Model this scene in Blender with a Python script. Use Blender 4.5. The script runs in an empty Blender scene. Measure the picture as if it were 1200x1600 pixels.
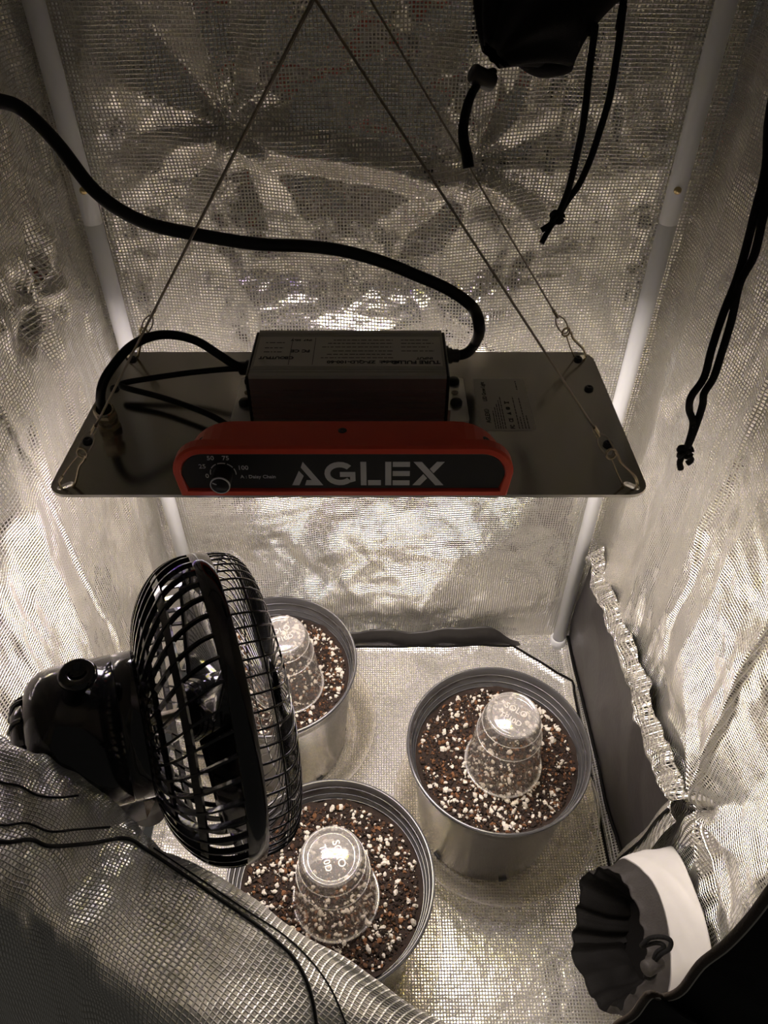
import bpy, math, random
import numpy as np
from mathutils import Vector, Matrix

random.seed(7)
PI = math.pi
scn = bpy.context.scene
COL = scn.collection

# ------------------------------------------------------------------ camera
cam_d = bpy.data.cameras.new('camera')
cam = bpy.data.objects.new('camera', cam_d)
COL.objects.link(cam)
PITCH = math.radians(44.3)
cam.location = (0, 0, 0.95)
cam.rotation_euler = (PI / 2 - PITCH, 0, 0)
cam_d.sensor_fit = 'VERTICAL'
cam_d.sensor_height = 32.0
cam_d.lens = 24.0                      # 1200 px over a 1600 px tall frame
cam_d.clip_start = 0.01
scn.camera = cam

# ------------------------------------------------------------------ world, exposure
w = bpy.data.worlds.new('dim_room')
w.use_nodes = True
w.node_tree.nodes['Background'].inputs[0].default_value = (1.0, 0.94, 0.85, 1)
w.node_tree.nodes['Background'].inputs[1].default_value = 0.03
scn.world = w
LED_POWER = 23.0
scn.view_settings.view_transform = 'Standard'
scn.view_settings.look = 'None'
scn.view_settings.gamma = 1.0
scn.view_settings.use_curve_mapping = False
scn.view_settings.exposure = 0.3
cy = scn.cycles
cy.max_bounces = 14
cy.glossy_bounces = 10
cy.diffuse_bounces = 5
cy.transparent_max_bounces = 24
cy.transmission_bounces = 8
cy.sample_clamp_indirect = 4.0
cy.use_denoising = True

# ------------------------------------------------------------------ noise
def _hash(ix, iy, seed):
    h = (ix.astype(np.int64) * 374761393 + iy.astype(np.int64) * 668265263 + seed * 974634541) & 0xFFFFFFFF
    h = ((h ^ (h >> 13)) * 1274126177) & 0xFFFFFFFF
    h = (h ^ (h >> 16)) & 0xFFFFFFFF
    return h / 4294967295.0

def vnoise(x, y, seed=0):
    x = np.asarray(x, float); y = np.asarray(y, float)
    ix = np.floor(x); iy = np.floor(y)
    fx = x - ix; fy = y - iy
    fx = fx ** 3 * (fx * (fx * 6 - 15) + 10); fy = fy ** 3 * (fy * (fy * 6 - 15) + 10)
    a = _hash(ix, iy, seed); b = _hash(ix + 1, iy, seed)
    c = _hash(ix, iy + 1, seed); d = _hash(ix + 1, iy + 1, seed)
    return (a + (b - a) * fx + (c - a) * fy + (a - b - c + d) * fx * fy) * 2 - 1

def fbm(x, y, seed=0, octv=3):
    s = 0; am = 1
    for k in range(octv):
        s = s + am * vnoise(x * 2 ** k, y * 2 ** k, seed + 17 * k); am *= 0.5
    return s

def tri(t):
    return np.abs((t % 1.0) - 0.5) * 4 - 1

def crumple(u, v, seed=0, n=5, L=0.12):
    """folded-foil relief: warped triangle folds in several directions, metres in, about -1..1 out"""
    rng = np.random.RandomState(seed)
    h = 0
    for k in range(n):
        a = rng.uniform(0, PI)
        l = L * rng.uniform(0.6, 1.7)
        wob = 0.35 * fbm(u / (1.3 * L), v / (1.3 * L), seed + 31 * k, 2)
        m = np.clip(vnoise(u / (1.8 * L) + 9.1 * k, v / (1.8 * L), seed + 7 * k) + 0.35, 0, 1)
        h = h + m * tri((u * math.cos(a) + v * math.sin(a)) / l + wob + rng.uniform()) * (l / L)
    return h / n * 1.6

# ------------------------------------------------------------------ materials
def mat_new(name):
    m = bpy.data.materials.new(name); m.use_nodes = True
    nt = m.node_tree
    return m, nt, nt.nodes['Principled BSDF']

def N(nt, t, **kw):
    n = nt.nodes.new(t)
    for k, v in kw.items(): setattr(n, k, v)
    return n

def mth(nt, op, a, b=None, c=None):
    n = N(nt, 'ShaderNodeMath', operation=op)
    for i, s in enumerate((a, b, c)):
        if s is None: continue
        if isinstance(s, (int, float)): n.inputs[i].default_value = s
        else: nt.links.new(s, n.inputs[i])
    return n.outputs[0]

def simple(name, col, rough=0.5, metal=0.0, spec=0.5, var=0.12, scale=60.0, bump=0.0, coat=0.0, bscale=None):
    """principled with a little procedural colour variation and fine relief"""
    m, nt, p = mat_new(name)
    tc = N(nt, 'ShaderNodeTexCoord')
    no = N(nt, 'ShaderNodeTexNoise'); no.inputs['Scale'].default_value = scale; no.inputs['Detail'].default_value = 3
    nt.links.new(tc.outputs['Object'], no.inputs['Vector'])
    mx = N(nt, 'ShaderNodeMix', data_type='RGBA')
    c0 = [max(0, c * (1 - var)) for c in col]; c1 = [min(1, c * (1 + var)) for c in col]
    mx.inputs[6].default_value = (*c0, 1); mx.inputs[7].default_value = (*c1, 1)
    nt.links.new(no.outputs['Fac'], mx.inputs[0]); nt.links.new(mx.outputs[2], p.inputs['Base Color'])
    p.inputs['Roughness'].default_value = rough; p.inputs['Metallic'].default_value = metal
    p.inputs['Specular IOR Level'].default_value = spec
    p.inputs['Coat Weight'].default_value = coat; p.inputs['Coat Roughness'].default_value = 0.1
    if bump:
        b = N(nt, 'ShaderNodeBump'); b.inputs['Strength'].default_value = bump; b.inputs['Distance'].default_value = 0.001
        n2 = N(nt, 'ShaderNodeTexNoise'); n2.inputs['Scale'].default_value = bscale or scale * 4
        nt.links.new(tc.outputs['Object'], n2.inputs['Vector'])
        nt.links.new(n2.outputs['Fac'], b.inputs['Height']); nt.links.new(b.outputs[0], p.inputs['Normal'])
    return m

def foil(name, pitch=0.0031, col=(0.93, 0.91, 0.86), rough=0.115, dist=0.0009, strength=0.9, thread=(0.76, 0.74, 0.68), tm=0.22):
    """silver scrim foil: flat mirror cells between raised satin threads, laid out in metres (UV)"""
    m, nt, p = mat_new(name)
    uv = N(nt, 'ShaderNodeUVMap')
    sp = N(nt, 'ShaderNodeSeparateXYZ'); nt.links.new(uv.outputs[0], sp.inputs[0])
    def ridge(c):
        sn = mth(nt, 'ABSOLUTE', mth(nt, 'SINE', mth(nt, 'MULTIPLY', c, PI / pitch)))
        return mth(nt, 'MAXIMUM', mth(nt, 'SUBTRACT', 1.0, mth(nt, 'MULTIPLY', sn, 1.6)), 0.0)
    r = mth(nt, 'MAXIMUM', ridge(sp.outputs[0]), ridge(sp.outputs[1]))
    no = N(nt, 'ShaderNodeTexNoise'); no.inputs['Scale'].default_value = 55; no.inputs['Detail'].default_value = 3
    nt.links.new(uv.outputs[0], no.inputs['Vector'])
    h2 = mth(nt, 'ADD', r, mth(nt, 'MULTIPLY', no.outputs['Fac'], 1.8))
    b = N(nt, 'ShaderNodeBump'); b.inputs['Strength'].default_value = strength; b.inputs['Distance'].default_value = dist
    nt.links.new(h2, b.inputs['Height']); nt.links.new(b.outputs[0], p.inputs['Normal'])
    msk = mth(nt, 'MINIMUM', mth(nt, 'MULTIPLY', r, 2.2), 1.0)
    mx = N(nt, 'ShaderNodeMix', data_type='RGBA')
    mx.inputs[6].default_value = (*col, 1); mx.inputs[7].default_value = (*thread, 1)
    nt.links.new(msk, mx.inputs[0]); nt.links.new(mx.outputs[2], p.inputs['Base Color'])
    nt.links.new(mth(nt, 'SUBTRACT', 1.0, mth(nt, 'MULTIPLY', msk, tm)), p.inputs['Metallic'])
    n2 = N(nt, 'ShaderNodeTexNoise'); n2.inputs['Scale'].default_value = 14
    nt.links.new(uv.outputs[0], n2.inputs['Vector'])
    ro = mth(nt, 'ADD', mth(nt, 'MULTIPLY', n2.outputs['Fac'], 0.12), rough - 0.06)
    nt.links.new(mth(nt, 'ADD', ro, mth(nt, 'MULTIPLY', msk, 0.22)), p.inputs['Roughness'])
    return m

def clear_plastic(name, tint=(0.98, 0.97, 0.95), haze=0.05, rough=0.06, drops=0.0, bump=0.0, f0=0.045):
    """thin clear plastic: transparent with a Fresnel gloss, a little haze, optional condensation"""
    m, nt, p = mat_new(name)
    nt.nodes.remove(p)
    out = nt.nodes['Material Output']
    tr = N(nt, 'ShaderNodeBsdfTransparent'); tr.inputs[0].default_value = (*tint, 1)
    gl = N(nt, 'ShaderNodeBsdfGlossy'); gl.inputs['Roughness'].default_value = rough
    df = N(nt, 'ShaderNodeBsdfDiffuse'); df.inputs[0].default_value = (0.85, 0.83, 0.8, 1)
    lw = N(nt, 'ShaderNodeLayerWeight'); lw.inputs[0].default_value = 0.5
    frf = mth(nt, 'ADD', mth(nt, 'MULTIPLY', mth(nt, 'POWER', lw.outputs['Facing'], 4.0), 0.75), f0)
    tc = N(nt, 'ShaderNodeTexCoord')
    no = N(nt, 'ShaderNodeTexNoise'); no.inputs['Scale'].default_value = 420; no.inputs['Detail'].default_value = 2
    nt.links.new(tc.outputs['Object'], no.inputs['Vector'])
    b = N(nt, 'ShaderNodeBump'); b.inputs['Strength'].default_value = max(bump, 0.02); b.inputs['Distance'].default_value = 0.001
    nt.links.new(no.outputs['Fac'], b.inputs['Height']); nt.links.new(b.outputs[0], gl.inputs['Normal'])
    m1 = N(nt, 'ShaderNodeMixShader'); m2 = N(nt, 'ShaderNodeMixShader')
    f = mth(nt, 'ADD', mth(nt, 'MULTIPLY', mth(nt, 'GREATER_THAN', no.outputs['Fac'], 0.60), drops), haze)
    nt.links.new(f, m1.inputs[0]); nt.links.new(tr.outputs[0], m1.inputs[1]); nt.links.new(df.outputs[0], m1.inputs[2])
    nt.links.new(frf, m2.inputs[0]); nt.links.new(m1.outputs[0], m2.inputs[1]); nt.links.new(gl.outputs[0], m2.inputs[2])
    nt.links.new(m2.outputs[0], out.inputs[0])
    return m

def led_mat():
    """board of warm, cool and deep-red diodes under a clear sheet"""
    m, nt, p = mat_new('led_diodes')
    nt.nodes.remove(p)
    out = nt.nodes['Material Output']
    em = N(nt, 'ShaderNodeEmission'); em.inputs[1].default_value = LED_POWER
    tc = N(nt, 'ShaderNodeTexCoord')
    no = N(nt, 'ShaderNodeTexNoise'); no.inputs['Scale'].default_value = 17; no.inputs['Detail'].default_value = 1
    nt.links.new(tc.outputs['Object'], no.inputs['Vector'])
    rp = N(nt, 'ShaderNodeValToRGB')
    e = rp.color_ramp.elements
    e[0].position = 0.355; e[0].color = (0.40, 0.18, 1.0, 1)
    e[1].position = 0.64; e[1].color = (1.0, 0.78, 0.03, 1)
    for pos, c in ((0.415, (0.78, 0.58, 1.0, 1)), (0.455, (1.0, 0.93, 0.89, 1)), (0.53, (1.0, 0.95, 0.85, 1)), (0.58, (1.0, 0.86, 0.28, 1))):
        q = e.new(pos); q.color = c
    nt.links.new(no.outputs['Fac'], rp.inputs[0]); nt.links.new(rp.outputs[0], em.inputs[0])
    nt.links.new(em.outputs[0], out.inputs[0])
    return m

M = dict(
    foil=foil('silver_grid_foil'),
    foil_floor=foil('silver_grid_foil_floor', pitch=0.0033, rough=0.24, tm=0.55, thread=(0.84, 0.82, 0.77)),
    foil_door=foil('silver_grid_foil_door', pitch=0.0038, rough=0.36, dist=0.0012, tm=0.75, thread=(0.86, 0.84, 0.78)),
    shade_strip=simple('dark_shade_strip', (0.030, 0.028, 0.026), 0.45, bump=0.2, scale=60, var=0.3),  # dark tone standing for shade at the foot of the back wall
    nylon=simple('black_nylon', (0.006, 0.0056, 0.0052), 0.7, spec=0.12, bump=0.3, scale=300),
    grey_nylon=simple('grey_nylon', (0.030, 0.027, 0.026), 0.5, bump=0.25, scale=40, var=0.25),
    cuff=simple('charcoal_nylon', (0.035, 0.032, 0.030), 0.6, spec=0.25, bump=0.3, scale=120, var=0.3),
    white_cloth=simple('white_sleeve_cloth', (0.55, 0.54, 0.52), 0.6, bump=0.1, scale=40, var=0.05),
    binding=simple('brown_edge_binding', (0.045, 0.03, 0.018), 0.7, bump=0.4, scale=200, var=0.3),
    stitch=simple('black_thread', (0.008, 0.008, 0.008), 0.7, scale=400),
    pole=simple('white_enamel_pole', (0.72, 0.74, 0.76), 0.35, scale=20, var=0.05),
    brass=simple('brass_button', (0.60, 0.48, 0.25), 0.3, 1.0, scale=100),
    plate=simple('brushed_aluminium_plate', (0.46, 0.445, 0.405), 0.16, 1.0, scale=8, var=0.15),
    plate_edge=simple('bright_cut_aluminium', (0.75, 0.74, 0.70), 0.3, 1.0, scale=80),
    red=simple('red_plastic', (0.80, 0.080, 0.036), 0.35, scale=30, var=0.06),
    black=simple('satin_black_plastic', (0.010, 0.010, 0.010), 0.4, scale=50),
    gloss=simple('glossy_black_plastic', (0.008, 0.008, 0.009), 0.10, scale=50, coat=0.4, bump=0.02, bscale=60),
    rubber=simple('black_cable_jacket', (0.005, 0.005, 0.005), 0.5, spec=0.3, scale=120, bump=0.1),
    print=simple('pale_grey_print', (0.66, 0.66, 0.67), 0.5, scale=100, var=0.04),
    ink=simple('dark_ink', (0.03, 0.03, 0.03), 0.6, scale=100),
    label=simple('pale_label_film', (0.66, 0.63, 0.56), 0.45, scale=60, var=0.05),
    driver_top=simple('grey_anodised_lid', (0.42, 0.405, 0.36), 0.40, 0.35, scale=40, var=0.05),
    driver=simple('dark_anodised_fins', (0.30, 0.27, 0.265), 0.35, 0.35, scale=60, var=0.08),
    chrome=simple('chromed_wire', (0.55, 0.47, 0.34), 0.2, 1.0, scale=200),
    steel=simple('steel_rope', (0.28, 0.245, 0.195), 0.35, 1.0, scale=400, var=0.3, bump=0.5, bscale=2500),
    gland=simple('nickel_gland', (0.55, 0.48, 0.36), 0.25, 1.0, scale=100),
    pot=simple('charcoal_pot_plastic', (0.052, 0.052, 0.054), 0.22, scale=50, var=0.08, spec=0.8, coat=0.3),
    soil=simple('dark_peat', (0.018, 0.009, 0.005), 0.9, scale=300, var=0.7, bump=0.8),
    clump=simple('brown_coir', (0.060, 0.028, 0.013), 0.9, scale=90, var=0.75, bump=0.5),
    perlite=simple('white_perlite', (0.58, 0.54, 0.47), 0.8, scale=200, var=0.12, bump=0.4),
    cup=clear_plastic('clear_cup_plastic', haze=0.05, rough=0.08, drops=0.06, bump=0.03),
    cup_base=clear_plastic('clear_cup_base', haze=0.20, rough=0.14, bump=0.03, f0=0.07),
    saucer=clear_plastic('clear_saucer_plastic', tint=(0.96, 0.94, 0.88), haze=0.13, rough=0.12, bump=0.04),
    saucer_rim=clear_plastic('clear_saucer_rim', haze=0.30, rough=0.12, f0=0.12),
    cord=simple('black_woven_cord', (0.004, 0.004, 0.004), 0.8, spec=0.2, scale=600, bump=0.8, bscale=1500),
    led=led_mat(),
)

# ------------------------------------------------------------------ mesh helpers
class MB:
    def __init__(s): s.v = []; s.f = []; s.mi = []; s.sm = []
    def add(s, vs, fs, mi=0, smooth=False):
        o = len(s.v); s.v += [tuple(p) for p in vs]
        for f in fs: s.f.append(tuple(i + o for i in f)); s.mi.append(mi); s.sm.append(smooth)
    def box(s, x0, x1, y0, y1, z0, z1, mi=0, bev=0.0):
        if bev <= 0:
            vs = [(x, y, z) for z in (z0, z1) for y in (y0, y1) for x in (x0, x1)]
            s.add(vs, [(0, 2, 3, 1), (4, 5, 7, 6), (0, 1, 5, 4), (2, 6, 7, 3), (0, 4, 6, 2), (1, 3, 7, 5)], mi); return
        b = bev
        ring = [(x0 + b, y0), (x1 - b, y0), (x1, y0 + b), (x1, y1 - b), (x1 - b, y1), (x0 + b, y1), (x0, y1 - b), (x0, y0 + b)]
        cx, cyy = (x0 + x1) / 2, (y0 + y1) / 2
        def sh(r, d): return [(x + (d if x < cx else -d), y + (d if y < cyy else -d)) for x, y in r]
        L = [(sh(ring, b), z0), (ring, z0 + b), (ring, z1 - b), (sh(ring, b), z1)]
        s.loft([[(x, y, z) for x, y in r] for r, z in L], mi, True, True, False)
    def loft(s, rings, mi=0, cap0=True, cap1=True, smooth=True, closed=True):
        n = len(rings[0]); vs = [p for r in rings for p in r]; fs = []
        for k in range(len(rings) - 1):
            for i in range(n if closed else n - 1):
                j = (i + 1) % n
                fs.append((k * n + i, k * n + j, (k + 1) * n + j, (k + 1) * n + i))
        if cap0: fs.append(tuple(range(n - 1, -1, -1)))
        if cap1: fs.append(tuple((len(rings) - 1) * n + i for i in range(n)))
        s.add(vs, fs, mi, smooth)
    def lathe(s, prof, n=48, mi=0, smooth=True, cap0=False, cap1=False, closed=False, M4=None):
        rings = []
        for r, z in prof:
            ring = [Vector((r * math.cos(2 * PI * i / n), r * math.sin(2 * PI * i / n), z)) for i in range(n)]
            if M4 is not None: ring = [M4 @ p for p in ring]
            rings.append(ring)
        if closed: rings.append(rings[0])
        s.loft(rings, mi, cap0, cap1, smooth)
    def tube(s, pts, r, n=10, mi=0, sub=6, cap=True, closed=False, taper=None):
        P = spline(pts, sub, closed) if sub > 1 else [Vector(p) for p in pts]
        m = len(P); rings = []
        t0 = (P[1] - P[0]).normalized()
        nrm = t0.orthogonal().normalized()
        for k in range(m):
            if closed: t = (P[(k + 1) % m] - P[k - 1]).normalized()
            else: t = (P[min(k + 1, m - 1)] - P[max(k - 1, 0)]).normalized()
            nrm = (nrm - t * nrm.dot(t)).normalized(); bi = t.cross(nrm)
            rr = r if taper is None else r * taper(k / (m - 1))
            rings.append([P[k] + nrm * (rr * math.cos(2 * PI * i / n)) + bi * (rr * math.sin(2 * PI * i / n)) for i in range(n)])
        if closed: rings.append(rings[0])
        s.loft(rings, mi, cap and not closed, cap and not closed, True)
    def prism(s, poly, z0, z1, mi=0, smooth=False, fn=None):
        fn = fn or (lambda x, y, z: (x, y, z))
        s.loft([[fn(x, y, z0) for x, y in poly], [fn(x, y, z1) for x, y in poly]], mi, True, True, smooth)
    def build(s, name, mats, parent=None, loc=None):
        me = bpy.data.meshes.new(name)
        me.from_pydata(s.v, [], s.f); me.validate(verbose=False)
        mats = mats if isinstance(mats, (list, tuple)) else [mats]
        for m in mats: me.materials.append(m)
        if len(me.polygons) == len(s.f):
            me.polygons.foreach_set('material_index', s.mi)
            me.polygons.foreach_set('use_smooth', s.sm)
        me.update()
        o = bpy.data.objects.new(name, me); COL.objects.link(o)
        if parent is not None: o.parent = parent
        if loc is not None: o.location = loc
        return o

def spline(pts, sub=6, closed=False):
    P = [Vector(p) for p in pts]; n = len(P); out = []
    rng = range(n if closed else n - 1)
    for i in rng:
        if closed: a, b, c, d = P[i - 1], P[i], P[(i + 1) % n], P[(i + 2) % n]
        else: a, b, c, d = P[max(i - 1, 0)], P[i], P[i + 1], P[min(i + 2, n - 1)]
        for k in range(sub):
            t = k / sub
            out.append(0.5 * ((2 * b) + (c - a) * t + (2 * a - 5 * b + 4 * c - d) * t * t + (3 * b - a - 3 * c + d) * t ** 3))
    if not closed: out.append(P[-1])
    return out

def grid_mesh(name, P, UV, mats, thick=0.0, parent=None, keep=None):
    """P: (nv,nu,3) points; one sheet, or two layers 'thick' apart with an edge (slot 0 front, slot 1 back)"""
    nv, nu = P.shape[:2]
    idx = np.arange(nv * nu).reshape(nv, nu)
    q = np.stack([idx[:-1, :-1], idx[:-1, 1:], idx[1:, 1:], idx[1:, :-1]], -1).reshape(-1, 4)
    if keep is not None: q = q[keep.reshape(-1)]
    V = P.reshape(-1, 3); uvs = UV.reshape(-1, 2); mi = np.zeros(len(q), int)
    if thick:
        du = np.gradient(P, axis=1); dv = np.gradient(P, axis=0)
        n = np.cross(du, dv); n /= np.linalg.norm(n, axis=-1, keepdims=True) + 1e-12
        V = np.concatenate([V, V - thick * n.reshape(-1, 3)]); uvs = np.concatenate([uvs, uvs])
        o = nv * nu
        rim = []
        if keep is None:
            loop = list(idx[0, :]) + list(idx[1:, -1]) + list(idx[-1, -2::-1]) + list(idx[-2:0:-1, 0])
            rim = [(b, a, a + o, b + o) for a, b in zip(loop, loop[1:] + loop[:1])]
        q = np.concatenate([q, q[:, ::-1] + o] + ([np.array(rim)] if rim else []))
        mi = np.concatenate([mi, np.ones(len(q) - len(mi), int)])
    me = bpy.data.meshes.new(name)
    me.from_pydata(V.tolist(), [], q.tolist())
    for m in (mats if isinstance(mats, (list, tuple)) else [mats]): me.materials.append(m)
    if len(me.materials) > 1: me.polygons.foreach_set('material_index', mi.astype(np.int32))
    me.polygons.foreach_set('use_smooth', np.ones(len(q), bool))
    ul = me.uv_layers.new(name='UVMap')
    li = np.empty(len(me.loops), np.int32); me.loops.foreach_get('vertex_index', li)
    ul.data.foreach_set('uv', uvs[li].astype(np.float32).ravel())
    me.update()
    o = bpy.data.objects.new(name, me); COL.objects.link(o)
    if parent is not None: o.parent = parent
    return o

def tag(o, label=None, cat=None, group=None, kind=None):
    for k, v in (('label', label), ('category', cat), ('group', group), ('kind', kind)):
        if v: o[k] = v
    return o

def empty(name, loc=(0, 0, 0), mat=None):
    o = bpy.data.objects.new(name, None); COL.objects.link(o); o.empty_display_size = 0.02
    if mat is not None: o.matrix_world = mat
    else: o.location = loc
    return o

def text(name, body, size, mat, parent, m4, align='LEFT', extrude=0.00015, weight=0.0):
    cu = bpy.data.curves.new(name, 'FONT'); cu.body = body; cu.size = size; cu.extrude = extrude
    cu.align_x = align; cu.align_y = 'BOTTOM_BASELINE'; cu.resolution_u = 3; cu.offset = weight
    tmp = bpy.data.objects.new(name + '_curve', cu)
    me = bpy.data.meshes.new_from_object(tmp); bpy.data.objects.remove(tmp); bpy.data.curves.remove(cu)
    me.name = name; me.materials.clear(); me.materials.append(mat)
    o = bpy.data.objects.new(name, me); COL.objects.link(o); o.parent = parent; o.matrix_local = m4
    return o

def smooth_step(a, b, x):
    t = np.clip((x - a) / (b - a), 0, 1); return t * t * (3 - 2 * t)

# ================================================================== THE TENT
XW, YB, YF, ZC = 0.288, 0.704, 0.105, 1.26     # half width, back, front, ceiling

def uvgrid(u0, u1, v0, v1, nu, nv):
    u = np.linspace(u0, u1, nu); v = np.linspace(v0, v1, nv)
    return np.meshgrid(u, v)

# back wall (u = x, v = z), relief h points into the tent
U_, V_ = uvgrid(-XW, XW, 0, ZC, 260, 430)
h = 0.0055 * fbm(U_ / 0.21, V_ / 0.16, 3, 3) + (0.0052 + 0.0028 * smooth_step(0.45, 0.62, V_)) * crumple(U_, V_, 11, 6, 0.11) + 0.0018 * crumple(U_, V_, 12, 6, 0.035)
edge = np.minimum((XW - np.abs(U_)) / 0.05, 1); edge = np.clip(edge, 0, 1)
for gx, gz, sg in ((-0.134, 0.725, 1), (0.082, 0.695, -1)):      # the two tie points with radial pleats
    dx, dz = U_ - gx, V_ - gz
    r = np.hypot(dx, dz); th = np.arctan2(dz, dx)
    h = h + 0.0075 * np.exp(-r / 0.075) * smooth_step(0, 0.02, r) * tri(th * 7 / (2 * PI) + 0.2 * vnoise(r / 0.04, th, 4))
    h = h - 0.010 * np.exp(-(r / 0.016) ** 2)
t_ = (U_ + 0.134) / 0.216                                             # slack fold between them
fz = V_ - (0.725 - 0.030 * np.clip(t_, -0.3, 1.3)) - 0.006 * np.sin(PI * t_)
msk = smooth_step(-0.25, 0.05, t_) * (1 - smooth_step(0.95, 1.3, t_))
h = h + msk * 0.016 * (np.clip(1 - np.abs(fz + 0.014) / 0.020, 0, 1))
h = h + 0.006 * np.exp(-((V_ - 0.09) / 0.05) ** 2) * (0.6 + 0.4 * vnoise(U_ / 0.1, V_ * 0, 8))
h = h + 0.015 * np.exp(-((V_ - 0.525) / 0.055) ** 2) * np.exp(-((U_ + 0.01) / 0.19) ** 4) * (1 + 0.35 * crumple(U_, V_, 18, 5, 0.06))
h = h * edge
h = h * smooth_step(0.0, 0.06, V_)
P = np.stack([U_, YB - 0.004 - h, V_], -1)
wb = grid_mesh('wall_back', P, np.stack([U_, V_], -1), M['foil']); tag(wb, kind='structure')

# dark strip added to stand for the shaded gap at the back wall's foot
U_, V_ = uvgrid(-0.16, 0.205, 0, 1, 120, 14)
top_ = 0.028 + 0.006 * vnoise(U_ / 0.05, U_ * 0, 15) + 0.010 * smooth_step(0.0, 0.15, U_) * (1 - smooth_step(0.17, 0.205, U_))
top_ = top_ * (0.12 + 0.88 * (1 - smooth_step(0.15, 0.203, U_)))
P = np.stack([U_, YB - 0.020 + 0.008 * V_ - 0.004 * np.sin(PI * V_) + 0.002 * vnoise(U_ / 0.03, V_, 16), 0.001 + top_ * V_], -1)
bb = grid_mesh('shade_strip_back', P, np.stack([U_, V_], -1), M['shade_strip'], 0.001); tag(bb, kind='structure')

# left wall (u = y, v = z)
U_, V_ = uvgrid(YF, YB, 0, ZC, 240, 400)
h = 0.006 * fbm(U_ / 0.2, V_ / 0.25, 23, 3) + (0.0038 + 0.0040 * smooth_step(0.50, 0.68, V_)) * crumple(U_, V_, 21, 6, 0.12) + 0.0018 * crumple(U_, V_, 22, 6, 0.04)
yc = 0.4556 + (0.586 - V_) * 0.082 + 0.004 * vnoise(V_ / 0.08, V_ * 0, 27)
win = smooth_step(0.10, 0.2, V_) * (1 - smooth_step(0.62, 0.70, V_))
h = h + win * (0.011 / (1 + np.exp(-np.clip((yc - U_) / 0.0025, -40, 40))) + 0.004 * np.exp(-((U_ - yc + 0.006) / 0.004) ** 2))   # upright fold
h = h + 0.0028 * tri(U_ / 0.085 + 0.25 * fbm(U_ / 0.2, V_ / 0.35, 28, 2)) + 0.0009 * tri(U_ / 0.021 + 0.5 * fbm(U_ / 0.1, V_ / 0.25, 29, 2)) * smooth_step(-0.2, 0.5, fbm(U_ / 0.12, V_ / 0.2, 30, 2))
r = np.hypot(U_ - 0.575, V_ - 0.635); th = np.arctan2(V_ - 0.635, U_ - 0.575)
h = h + 0.006 * np.exp(-(r / 0.06) ** 2) * crumple(U_, V_, 24, 5, 0.04)
h = h + 0.010 * np.exp(-r / 0.05) * smooth_step(0, 0.02, r) * tri(th * 6 / (2 * PI) + 0.3)
h = h + np.where(V_ < 0.05, -0.010 * (1 - V_ / 0.05) ** 2, 0)
P = np.stack([-XW + 0.002 + h, U_, V_], -1)[:, ::-1]
wl = grid_mesh('wall_left', P, np.stack([U_, V_], -1)[:, ::-1], M['foil']); tag(wl, kind='structure')

# right wall
U_, V_ = uvgrid(YF, YB, 0, ZC, 240, 400)
h = 0.006 * fbm(U_ / 0.2, V_ / 0.25, 43, 3) + (0.0040 + 0.0036 * smooth_step(0.50, 0.68, V_)) * crumple(U_, V_, 41, 6, 0.12) + 0.0018 * crumple(U_, V_, 42, 6, 0.04)
yc = 0.465 - 0.12 * np.clip(0.36 - V_, 0, 1) + 0.006 * vnoise(V_ / 0.07, V_ * 0, 47)
h = h + 0.006 * np.exp(-((U_ - 0.318 - 0.10 * (V_ - 0.35)) / 0.004) ** 2) * smooth_step(0.26, 0.32, V_) * (1 - smooth_step(0.6, 0.7, V_))
win = smooth_step(0.26, 0.32, V_) * (1 - smooth_step(0.66, 0.74, V_))
h = h + win * (0.013 / (1 + np.exp(-np.clip((yc - U_) / 0.003, -40, 40))) + 0.004 * np.exp(-((U_ - yc + 0.008) / 0.005) ** 2))
h = h + 0.0028 * tri(U_ / 0.080 + 0.25 * fbm(U_ / 0.2, V_ / 0.35, 48, 2)) + 0.0009 * tri(U_ / 0.022 + 0.5 * fbm(U_ / 0.1, V_ / 0.25, 49, 2)) * smooth_step(-0.2, 0.5, fbm(U_ / 0.12, V_ / 0.2, 50, 2))
r = np.hypot(U_ - 0.31, V_ - 0.27); th = np.arctan2(V_ - 0.27, U_ - 0.31)
h = h + 0.012 * np.exp(-r / 0.06) * smooth_step(0, 0.02, r) * tri(th * 8 / (2 * PI))
h = h + np.where(V_ < 0.05, -0.010 * (1 - V_ / 0.05) ** 2, 0)
P = np.stack([XW - 0.002 - h, U_, V_], -1)
wr = grid_mesh('wall_right', P, np.stack([U_, V_], -1), M['foil']); tag(wr, kind='structure')

# ceiling
U_, V_ = uvgrid(-XW, XW, YF, YB, 60, 60)
P = np.stack([U_, V_, ZC - 0.002 + 0.004 * fbm(U_ / 0.1, V_ / 0.1, 5)], -1)
ce = grid_mesh('ceiling', P, np.stack([U_, V_], -1), M['foil']); tag(ce, kind='structure')

# front wall: a frame of cloth around the open doorway
U_, V_ = uvgrid(-XW, XW, 0, ZC, 73, 127)
Y_ = YF + 0.003 * fbm(U_ / 0.1, V_ / 0.1, 6)
cu_, cv_ = (U_[:-1, :-1] + U_[1:, 1:]) / 2, (V_[:-1, :-1] + V_[1:, 1:]) / 2
keep = (np.abs(cu_) > 0.205) | (cv_ < 0.30) | (cv_ > 1.17)
wf = grid_mesh('wall_front', np.stack([U_, Y_, V_], -1)[:, ::-1], np.stack([U_, V_], -1)[:, ::-1], [M['foil'], M['nylon']], 0.0008, keep=keep[:, ::-1])
tag(wf, kind='structure')

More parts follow.
